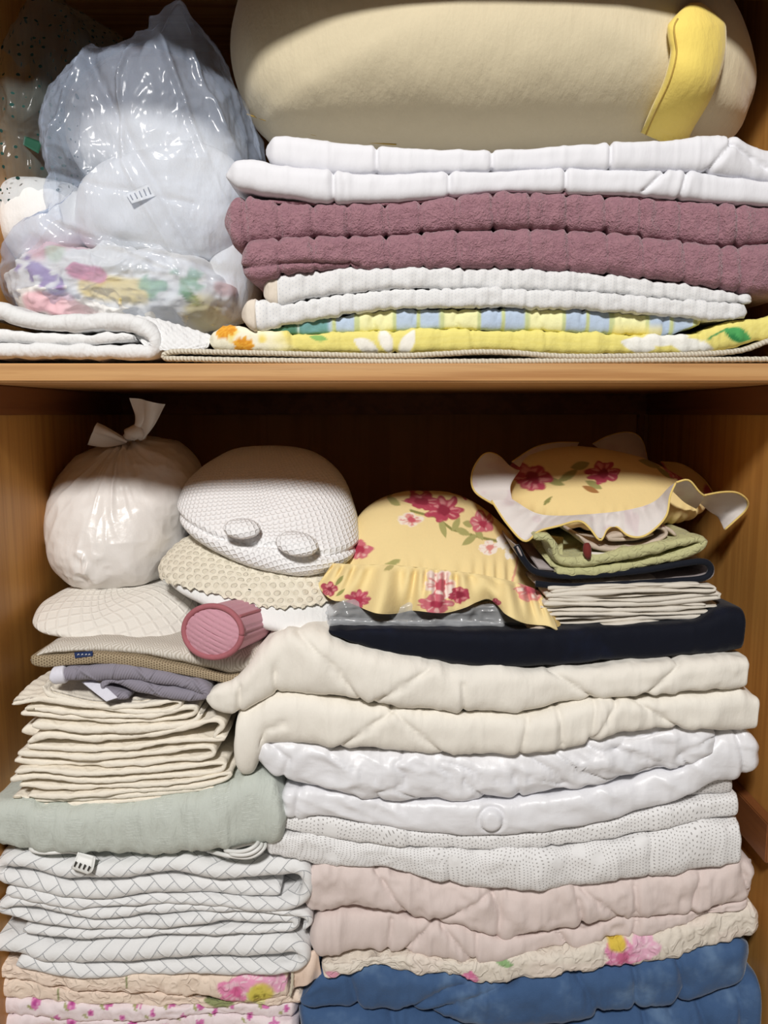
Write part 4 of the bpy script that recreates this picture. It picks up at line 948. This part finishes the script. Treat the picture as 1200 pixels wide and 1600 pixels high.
loft('ruffle', [(940, 704, .31), (980, 712, .31), (1012, 728, .30)], [(926, 694, .34), (955, 680, .35), (985, 676, .36), (1003, 688, .36), (1012, 722, .33)], 0, 120, 14, flip=not fl)
loft('ruffle', [(1040, 735, .29), (1075, 755, .27), (1098, 775, .23)], [(1032, 722, .33), (1065, 726, .31), (1098, 748, .28), (1116, 774, .24)], 0, 120, 12, flip=fl)

# clear plastic package under the front cushion
t = thing('plastic_package', 'flat clear plastic package between front ruffled cushion and navy blanket', 'plastic bag', 690, 980, .2)
layer('film', t, M['film_pack'], [(512, 956), (530, 942), (600, 946), (700, 948), (800, 950), (850, 950)], [(512, 984), (600, 987), (700, 985), (800, 983), (880, 978)], .052, .36, .05, rl=4, rr=6, bulge=.5, wr=(.004, 40, 40), seed=91, extra=lambda px, py, V, S: .003 * ridge(px / 40, py / 14, 0, 4, 2))
layer('sealed_edge', t, M['film_pack'], [(513, 966), (600, 970), (700, 970), (790, 974)], [(513, 984), (600, 988), (700, 986), (790, 984)], .044, .054, .045, rl=2, rr=10, bulge=.2, wr=(.002, 60, 60), seed=92)
t = thing('brown_cloth', 'brownish crumpled cloth tip peeking out below the ruffle corner', 'cloth', 850, 985, .1)
ribbon('folded_cloth', t, M['beige_cloth'], [(822, 980, 6), (845, 976, 8), (866, 972, 7)], .034, .25, .05, wr=(.003, 60, 60), seed=95)
# ================================================================== LOWER COMPARTMENT, left pile
def p_rose(px, py):
    C = solid(px, 'ecdfe2'); k = 0
    for row, y0 in enumerate((1562, 1578, 1598, 1620)):
        for i in range(9):
            x = 60 + i * 52 + (row % 2) * 26 + 8 * math.sin(i * 7 + row); y = y0 + 5 * math.sin(i * 3.1 + row)
            petals(C, px, py, x, y, 9 if row != 1 else 6, 5, ['cf74ae', 'de9cc4', 'b44a92'], i + row, i, 1.1); leaf(C, px, py, x - 9, y + 5, 6, 2.4, .8, 'a8a878')
    return C
t = thing('rose_print_pad', 'white pad printed with small pink roses at the bottom of the left pile', 'bed pad', 240, 1640, .2)
R1 = [(-60, 1548), (30, 1556), (100, 1562), (217, 1568), (345, 1564), (466, 1568)]
R2 = [(-60, 1575), (40, 1582), (120, 1588), (217, 1590), (345, 1577), (466, 1590)]
R3 = [(-60, 1608), (40, 1612), (217, 1618), (345, 1612), (466, 1618)]
layer('fold', t, M['print_quilt'], R1, R2, .024, .44, .03, rl=12, rr=12, wr=(.003, 40, 40), paint=p_rose, seed=101)
layer('fold', t, M['print_quilt'], R2, R3, .022, .44, .03, rl=12, rr=14, wr=(.003, 40, 40), paint=p_rose, seed=102)
layer('fold', t, M['print_quilt'], R3, [(-60, 1650), (217, 1660), (466, 1655)], .022, .44, .03, rl=12, rr=14, wr=(.003, 40, 40), paint=p_rose, seed=103)

def p_peach(px, py):
    C = solid(px, 'eedccb'); put(C, .3 * sstep(0, .5, noise(px / 50, py / 20, 0, 3)), 'e6cfc0')
    petals(C, px, py, 372, 1536, 34, 5, ['e58cb4', 'f0c4d4', 'd9689a'], 3, .3, .8); petals(C, px, py, 398, 1520, 30, 5, ['ea9fc0', 'f4d6e0'], 4, .9, .6); petals(C, px, py, 435, 1526, 26, 5, ['ecaccb', 'f3d3de'], 5, .2, .7); petals(C, px, py, 405, 1546, 24, 5, ['dcd9a8', 'e6dc9a'], 6)
    put(C, (1 - sstep(13, 20, np.hypot((px - 410) / 1.2, py - 1540))) * .9, 'd9c94e'); put(C, (1 - sstep(5, 10, np.hypot((px - 408) / 1.3, py - 1542))) * sstep(-.2, .2, noise(px / 3, py / 3)), '8a7d2c')
    leaf(C, px, py, 345, 1558, 26, 7, .1, '8f9668'); stem(C, px, py, [(204, 1516), (202, 1532)], 1.8, '8f9668'); stem(C, px, py, [(95, 1542), (94, 1556)], 1.8, '8f9668'); return C
t = thing('peach_floral_quilt', 'peach quilt with large pink and yellow flower, under the herringbone pads', 'quilt', 250, 1560, .2)
layer('fold', t, M['matelasse'], [(-60, 1495), (32, 1504), (80, 1512), (130, 1516), (260, 1510), (350, 1508), (455, 1505)], [(-60, 1510), (60, 1526), (90, 1538), (217, 1543), (325, 1553), (400, 1556), (455, 1555)], .016, .44, .03, rl=10, rr=6, wr=(.003, 40, 40), paint=p_peach, seed=105, q=.7)
layer('fold', t, M['matelasse'], [(-60, 1512), (60, 1528), (90, 1540), (217, 1545), (325, 1555), (400, 1557), (474, 1548)], [(-60, 1545), (30, 1556), (100, 1562), (217, 1568), (345, 1564), (474, 1567)], .024, .44, .03, rl=10, rr=8, wr=(.003, 40, 40), paint=lambda a, b: p_peach(a, b + 0), seed=106)
cordline([(454, 1507), (457, 1520), (456, 1540), (453, 1556)], .018, 2.6, t, M['thread_cream'], 'lace_trim', twist=(.3, 900, 2))
cloth('satin_flap', t, M['peach_satin'], [[(458, 1508, .026), (478, 1492, .022), (496, 1478, .03)], [(459, 1528, .024), (480, 1516, .018), (500, 1506, .026)], [(459, 1545, .026), (482, 1536, .020), (503, 1526, .03)]], thick=.004, n=40, m=24, disp=lambda u, v, V: .002 * np.sin(u * 9 + v * 4))

# herringbone-stitched pads
HG = 'herringbone stitched white pads'
def hpad(label, ybase, segs, yf, seed):
    t = thing('stitched_pad', label, 'bed pad', 250, ybase, .2, HG)
    for k, (nm, pts) in enumerate(segs):
        ribbon(nm, t, M['herring'], pts, yf, .42, .03, wr=(.0015, 40, 40), wav=.004, seed=seed + k, rnd=1.3)
    return t
hpad('lowest white pad with grey herringbone stitching, on the peach floral quilt', 1512, [('folded_pad', [(-40, 1462, 30), (30, 1466, 32), (90, 1480, 34), (200, 1478, 37), (300, 1471, 38), (400, 1470, 36), (450, 1466, 30), (474, 1472, 22), (474, 1490, 20), (440, 1499, 21), (330, 1500, 22), (200, 1508, 21), (100, 1504, 24), (35, 1492, 26)])], .012, 111)
hpad('middle white pad with grey herringbone stitching and loose cut end', 1450, [('folded_pad', [(45, 1441, 16), (100, 1450, 16), (200, 1450, 14), (300, 1444, 13), (400, 1444, 13), (455, 1441, 14), (462, 1430, 14), (440, 1426, 18), (330, 1424, 20), (200, 1436, 18), (100, 1430, 18), (40, 1418, 16), (14, 1408, 16), (24, 1398, 17), (70, 1401, 17), (160, 1418, 18), (250, 1411, 17), (340, 1408, 15), (420, 1412, 12), (470, 1420, 14), (485, 1432, 13), (476, 1445, 11)])], .014, 121)
hp = hpad('top white pad with grey herringbone stitching, beneath the sage quilt', 1410, [('folded_pad', [(440, 1383, 20), (400, 1384, 24), (330, 1377, 27), (250, 1375, 28), (160, 1384, 27), (90, 1376, 27), (40, 1366, 24), (8, 1356, 22), (14, 1338, 22), (50, 1336, 26), (110, 1350, 28), (200, 1350, 28), (280, 1344, 28), (360, 1352, 28), (430, 1350, 28), (470, 1348, 24), (482, 1368, 19), (470, 1395, 20), (420, 1404, 19), (330, 1396, 17), (240, 1397, 16), (150, 1402, 17), (80, 1392, 20), (20, 1382, 18)])], .012, 131)

# sage quilt and the cord that lies under it
t = thing('sage_quilt', 'pale sage green quilt under the stack of cream pads', 'quilt', 225, 1320, .2)
layer('folded_quilt', t, M['sage'], [(-30, 1250), (20, 1244), (120, 1252), (230, 1244), (330, 1228), (372, 1212), (405, 1204), (435, 1211), (449, 1240)], [(-30, 1290), (0, 1308), (40, 1319), (100, 1326), (200, 1329), (300, 1323), (400, 1311), (440, 1304), (449, 1285)], .004, .44, .03, rl=14, rr=10, bulge=.9, wr=(.003, 35, 20), seed=141, seams=vs_([96, 150, 205, 260, 315, 368, 420], 1260, 1335, -4), sd=.0015, sw=5)
t = thing('power_cord', 'white electric cord with plug lying on the top herringbone pad', 'cord', 250, 1335, .03)
W3 = lambda L: [tuple(float(k) for k in PX(x, y, d)) for x, y, d in L]
tube('cable', t, M['cord'], W3([(128, 1336, .016), (120, 1328, .02), (90, 1332, .012), (60, 1333, .010), (42, 1326, .016), (60, 1318, .04), (150, 1318, .08), (300, 1322, .06), (350, 1336, 0.004), (392, 1342, 0.000), (412, 1329, 0.002), (418, 1317, 0.016), (400, 1315, 0.046), (360, 1325, 0.026), (356, 1335, 0.000), (390, 1337, -0.004), (408, 1325, -0.001), (412, 1315, 0.016), (380, 1319, 0.036), (345, 1329, 0.008), (380, 1332, -0.004), (400, 1323, -0.004), (405, 1313, 0.016)]), .0026, 8, .003)
pl = cloth('plug', t, M['cord'], [[(122, 1332, .012), (150, 1338, .012)], [(116, 1346, .004), (146, 1358, .004)], [(112, 1354, .004), (141, 1363, .004)]], thick=.011, n=14, m=10)
for k in range(4): cordline([(119 + k * 7, 1346 + k * 2.4), (116 + k * 7, 1354 + k * 2.2)], -.0035, 1.2, pl, M['cord_dark'], 'slot')

# cream quilted pads: (left x, left y, mid y, right x, right y, second half)
PG = 'cream quilted pads in the stack on the sage quilt'
pads = [
 ('lowest cream pad of the folded stack, on the sage quilt', [(16, 1256, 7), (60, 1256, 8), (130, 1254, 8), (230, 1246, 8), (310, 1241, 8), (338, 1240, 7), (344, 1231, 7), (325, 1228, 7), (240, 1237, 8), (150, 1244, 8), (70, 1247, 8), (24, 1242, 9)]),
 ('second cream pad up from the sage quilt in the folded stack', [(48, 1238, 9), (110, 1238, 9), (200, 1232, 8), (300, 1224, 8), (350, 1214, 7), (363, 1203, 7), (352, 1204, 6), (300, 1214, 7), (200, 1223, 8), (110, 1226, 9), (36, 1222, 9)]),
 ('third cream pad up from the sage quilt in the folded stack', [(24, 1212, 10), (70, 1208, 9), (160, 1215, 8), (260, 1208, 8), (335, 1203, 8), (353, 1192, 7), (340, 1188, 7), (260, 1196, 9), (150, 1202, 9), (70, 1196, 9), (30, 1200, 9)]),
 ('fourth cream pad up from the sage quilt, middle of the stack', [(26, 1186, 10), (90, 1190, 9), (180, 1190, 9), (270, 1183, 8), (328, 1177, 8), (336, 1166, 7), (318, 1163, 8), (230, 1174, 8), (130, 1179, 9), (60, 1174, 9), (34, 1172, 8)]),
 ('fifth cream pad up, with folded end reaching furthest right', [(48, 1162, 9), (120, 1167, 9), (200, 1165, 8), (290, 1153, 8), (346, 1150, 7), (352, 1146, 7), (338, 1146, 6), (350, 1130, 8), (343, 1121, 8), (320, 1124, 8), (240, 1144, 10), (150, 1151, 13), (80, 1145, 13), (50, 1154, 10)]),
 ('cream pad with a closed fold at its left end, third from top', [(310, 1120, 9), (316, 1110, 8), (300, 1126, 8), (230, 1134, 12), (150, 1136, 13), (90, 1131, 13), (58, 1127, 13)]),
 ('second cream pad from the top of the folded stack', [(38, 1111, 9), (100, 1117, 9), (190, 1124, 8), (270, 1120, 8), (303, 1113, 7), (308, 1103, 7), (292, 1102, 7), (240, 1114, 8), (150, 1114, 9), (80, 1106, 9), (44, 1104, 8)]),
 ('topmost cream pad, directly below the lavender grey cloth', [(72, 1068, 8), (82, 1082, 8), (130, 1096, 8), (200, 1108, 7), (262, 1107, 7), (284, 1098, 7), (276, 1091, 7), (220, 1100, 8), (150, 1100, 10), (80, 1090, 12), (22, 1098, 8)]),
]
for i, (lb, P_) in enumerate(pads):
    t = thing('cream_pad', lb, 'bed pad', 180, P_[0][1] + 4, .15, PG)
    ribbon('folded_pad', t, M['pad'], P_, .022 - .002 * (i % 3), .34, .03, wr=(.0012, 60, 60), wav=.004, seed=150 + i)
    if i in (4, 0, 6): cordline([(P_[-1][0] - 4, P_[-1][1] + 4), (P_[-1][0] + 10, P_[-1][1] + 3)], .02, 1.5, t, M['thread_cream'], 'hem')
cloth('top_face', t, M['pad'], [[(84, 1046, .14), (160, 1046, .14), (300, 1062, .12)], [(48, 1068, .07), (140, 1075, .07), (290, 1080, .07)], [(20, 1096, .026), (80, 1091, .026), (160, 1098, .03), (276, 1090, .032)]], thick=.006, n=90, m=30, disp=lambda u, v, V: .0012 * np.sin(u * 40 + v * 20) * np.sin(u * 40 - v * 20))
cloth('corner_flap', t, M['pad'], [[(96, 1050, .075), (150, 1050, .08), (230, 1070, .07)], [(72, 1066, .046), (140, 1082, .05), (230, 1090, .045)], [(80, 1080, .026), (140, 1095, .026), (215, 1100, .028)]], thick=.005, n=60, m=24)
for (xa, ya, xb, yb_) in ((24, 1148, 70, 1138),):
    t2 = thing('cream_pad', 'short cream pad end sticking out left in the middle of the stack', 'bed pad', 60, 1160, .1, PG)
    ribbon('folded_pad', t2, M['pad'], [(120, 1150, 16), (80, 1148, 20), (45, 1147, 24), (30, 1146, 18)], .040, .3, .03, seed=171)

t = thing('lavender_cloth', 'lavender grey quilted cloth with white binding, folded on the cream pads', 'cloth', 210, 1092, .1)
ribbon('folded_cloth', t, M['lavender'], [(98, 1050, 26), (140, 1048, 26), (190, 1046, 26), (240, 1052, 24), (290, 1062, 22), (322, 1072, 18), (318, 1082, 16), (285, 1080, 19), (240, 1072, 21), (200, 1062, 17), (176, 1060, 14), (166, 1068, 12), (180, 1080, 14), (206, 1084, 12)], .016, .22, .03, wr=(.002, 40, 40), seed=181)
ribbon('binding', t, M['lav_band'], [(87, 1053, 27), (94, 1052, 29), (100, 1051, 29), (108, 1050, 28.5)], .012, .2, .03, step=.0008, wr=None, wav=0, seed=182)
cloth('binding_strip', t, M['lav_band'], [[(128, 1066, .03), (146, 1062, .034)], [(148, 1082, .016), (166, 1074, .020)], [(166, 1096, .008), (184, 1090, .010)]], thick=.004, n=14, m=24)

# mesh pillow
t = thing('mesh_pillow', 'flat beige mesh pillow with brown net border and blue tag', 'pillow', 230, 1050, .1)
MTp = [(58, 1018), (75, 1000), (95, 993), (180, 992), (280, 996), (350, 1000), (400, 998), (424, 1008)]
MMp = [(58, 1020), (100, 1018), (160, 1015), (230, 1022), (300, 1037), (360, 1049), (400, 1046), (424, 1020)]
MBp = [(58, 1028), (80, 1036), (110, 1033), (160, 1027), (230, 1034), (300, 1047), (360, 1059), (392, 1058), (424, 1030)]
layer('pillow_face', t, M['mesh'], off(MTp, 7), off(MMp, 1), .026, .34, .045, rl=12, rr=10, bulge=3.5, wr=(.002, 20, 20), seed=191, q=1.0)
layer('net_border', t, M['net'], off(MMp, -3), MBp, .022, .32, .045, rl=10, rr=8, wr=(.001, 20, 20), seed=192)
tg = cloth('brand_tag', t, M['blue_tag'], [[(116, 1019, .0185), (145, 1017, .0185)], [(117, 1028, .0185), (145, 1025, .0185)]], thick=.001, n=16, m=6)
for k, (x0, dx) in enumerate(((121, 0), (127, 1), (133, 0), (138, 1))):
    cordline([(x0, 1024.5), (x0 + 1.5, 1019.5), (x0 + 3, 1024)], .0178, .45, tg, M['tag_white'], 'letter')

# pink bolster
t = thing('pink_bolster', 'pink quilted bolster roll with round end and rose piping', 'bolster', 350, 1028, .08)
c0 = np.array([float(k) for k in PX(332, 987, .004)]); ax = np.array([.30, .94, -.10]); ax /= np.linalg.norm(ax)
e1 = np.array([.93, -.36, 0.0]); e1 /= np.linalg.norm(e1); e2 = np.cross(ax, e1); e2 *= np.sign(e2[2])
RA, RB = .0395, .0325
th = np.linspace(0, 2 * math.pi, 96, endpoint=False)
egg = 1 + .05 * np.sin(2 * th + .8)
rs = np.linspace(0.02, 1, 26)
def endpt(r_, t__):
    p = c0 + e1 * (RA * r_ * egg * np.cos(t__))[..., None] + e2 * (RB * r_ * egg * np.sin(t__))[..., None]
    sgrid = RA * r_ * egg * np.cos(t__) * .35 + RB * r_ * egg * np.sin(t__) * .94
    g = np.abs(np.mod(sgrid / .0066, 1) - .5)
    return p - ax * (.006 * (1 - r_ ** 2) - .0016 * sstep(.36, .5, g) * (r_ < .97))[..., None]
Rg, Tg = np.meshgrid(rs, th, indexing='ij'); endV = endpt(Rg, Tg)
raw_mesh('end_disc', t=None, V=endV.reshape(-1, 3), faces=[grid_faces(26, 96, True), np.arange(96)[None, :]], mat=M['pink_roll'], parent=t) if False else raw_mesh('end_disc', endV.reshape(-1, 3), [grid_faces(26, 96, True), np.arange(96)[None, ::-1]], M['pink_roll'], t)
ls = np.linspace(0, .20, 60); Lg, Tg = np.meshgrid(ls, th, indexing='ij')
g = np.abs(np.mod(Tg / (2 * math.pi) * 30, 1) - .5); rr_ = 1 - .05 * sstep(.34, .5, g) - .35 * sstep(.15, .2, Lg) ** 2
bodyV = c0 + ax * Lg[..., None] + e1 * (RA * egg * rr_ * np.cos(Tg))[..., None] + e2 * (RB * egg * rr_ * np.sin(Tg))[..., None]
raw_mesh('roll_body', bodyV.reshape(-1, 3), [grid_faces(60, 96, True), np.arange(96)[None, :] + 59 * 96], M['pink_roll'], t)
tube('piping', t, M['pink_pipe'], c0 + e1 * (RA * egg * np.cos(th))[:, None] + e2 * (RB * egg * np.sin(th))[:, None], .0036, 10, .003, closed=True)
tube('piping', t, M['pink_pipe'], [c0 + ax * l + e1 * RA * .80 * 1.03 + e2 * RB * .62 for l in (.004, .03, .06, .1)], .0024, 8)

# quilted white pillow
t = thing('quilted_pillow', 'off-white diamond quilted pillow under the tied plastic bag', 'pillow', 180, 998, .15)
blob('pillow_body', t, M['quilt_white'], [(60, 955), (75, 932), (112, 919), (180, 915), (250, 912), (284, 930), (303, 955), (306, 980), (285, 1001), (220, 998), (150, 990), (100, 981), (68, 972)], .15, .08, .14, c=(185, 958), n=2.4, nt=300, nr=70, tilt=1.3, disp=lambda px, py, V, r, fr: soft(.003, 12, 7)(px, py, V, r, fr) - .004 * fr * np.exp(-(segdist(px, py, [(60, 962), (100, 976), (150, 983), (215, 991), (290, 997)]) / 3) ** 2))

# lace cushion
LO = [(256, 884), (268, 862), (292, 843), (330, 836), (420, 840), (500, 850), (545, 880), (545, 930), (525, 965), (485, 983), (430, 978), (370, 960), (305, 932), (268, 908)]
t = thing('lace_cushion', 'white cushion with cream crochet lace cover beneath the dimpled pillow', 'cushion', 410, 980, .15)
blob('cushion_body', t, M['white_cotton'], LO, .15, .075, .12, c=(405, 905), n=2.4, nt=300, nr=70, tilt=1.3, disp=soft(.002, 12, 8))
HM = [(230, 890), (270, 897), (300, 901), (330, 906), (360, 911), (390, 920), (425, 928), (455, 931), (490, 930), (520, 927), (560, 918)]
def lace_keep(px, py, fr):
    hem = np.interp(px, [p[0] for p in HM], [p[1] for p in HM]) + 3.2 * np.abs(np.sin(px * .115)) + 1.5 * np.sin(px * .5)
    return fr & (py < hem)
blob('lace_cover', t, M['lace'], LO, .15, .075, .12, c=(405, 905), n=2.4, nt=520, nr=190, tilt=1.3, grow=.004, keep=lace_keep, disp=lambda px, py, V, r, fr: .0012 * np.sin(px * .35) * np.sin(py * .35))

# dimpled animal-shaped pillow
t = thing('dimpled_pillow', 'white dimpled knit pillow with two small stuffed tabs on the lace cushion', 'pillow', 425, 893, .15)
KO = [(286, 795), (292, 758), (312, 734), (340, 714), (372, 700), (420, 696), (470, 702), (505, 718), (532, 745), (550, 782), (560, 822), (557, 856), (535, 880), (485, 894), (430, 890), (380, 877), (332, 851), (300, 825)]
SM = [(280, 792), (305, 808), (350, 826), (405, 836), (440, 838), (480, 846), (520, 855), (566, 850)]
blob('pillow_body', t, M['dimple'], KO, .215, .085, .15, c=(425, 800), n=2.5, nt=360, nr=90, tilt=1.2,
     disp=lambda px, py, V, r, fr: np.where(fr, -.006 * np.exp(-(segdist(px, py, SM) / 4.5) ** 2) + .003 * np.exp(-(segdist(px, py, SM) / 22) ** 2), 0) + .002 * fbm(V[..., 0] * 10, V[..., 1] * 10, V[..., 2] * 10, 3, 2))
def pad3(name, cx, cy, rx, ry, rot, y):
    a = np.linspace(0, 2 * math.pi, 20, endpoint=False)
    O = [(cx + rx * math.cos(k) * math.cos(rot) - ry * math.sin(k) * math.sin(rot), cy + rx * math.cos(k) * math.sin(rot) + ry * math.sin(k) * math.cos(rot)) for k in a]
    return blob(name, t, M['dimple'], O, y, .016, .02, c=(cx, cy), n=2.2, nt=60, nr=20, tilt=.5)
pad3('stuffed_tab', 378, 826, 29, 16, .05, .096); pad3('stuffed_tab', 464, 850, 34, 19, .18, .083)

# tied plastic bag
t = thing('tied_plastic_bag', 'stuffed milky white plastic bag tied in a knot on the quilted pillow', 'plastic bag', 195, 918, .2)
GO = [(84, 815), (90, 770), (108, 732), (135, 706), (170, 692), (210, 683), (250, 683), (285, 700), (308, 728), (318, 758), (308, 800), (296, 840), (272, 880), (252, 906), (215, 914), (176, 923), (130, 912), (100, 886), (88, 850)]
def bagd(px, py, V, r, fr):
    ang = np.arctan2(py - 684, px - 212); dk = np.hypot(px - 212, py - 684)
    return .0035 * ridge(ang * 5, dk / 90, 0, 4, 2) * np.exp(-dk / 120) + .0022 * ridge(V[..., 0] * 14, V[..., 1] * 14, V[..., 2] * 14, 6, 3) - .003 + .006 * np.exp(-(np.hypot(px - 175, py - 868) / 26) ** 2) * ridge(ang * 9, dk / 30, 0, 7, 2)
blob('bag_body', t, M['bag'], GO, .28, .13, .13, c=(200, 805), n=2.2, nt=360, nr=90, tilt=.4, disp=bagd)
tube('knot', t, M['bag'], [PX(198, 684, .265), PX(206, 676, .255), PX(216, 676, .255), PX(224, 684, .265)], [.006, .011, .011, .006], 12, .002, twist=(.15, 500, 3))
cloth('bag_ear', t, M['bag'], [[(200, 686, 0.262), (172, 668, 0.255), (152, 660, 0.250)], [(198, 690, 0.258), (168, 680, 0.245), (144, 676, 0.240)], [(196, 694, 0.260), (168, 697, 0.255), (137, 694, 0.250)]], thick=.0012, n=40, m=24, disp=lambda u, v, V: .003 * np.sin(v * 9 + u * 3))
cloth('bag_ear', t, M['bag'], [[(208, 682, 0.260), (215, 652, 0.255), (205, 621, 0.250)], [(214, 680, 0.255), (224, 655, 0.242), (228, 626, 0.240)], [(224, 684, 0.260), (243, 660, 0.253), (259, 632, 0.255)]], thick=.0012, n=40, m=24, disp=lambda u, v, V: .004 * np.sin(v * 8 + u * 2))
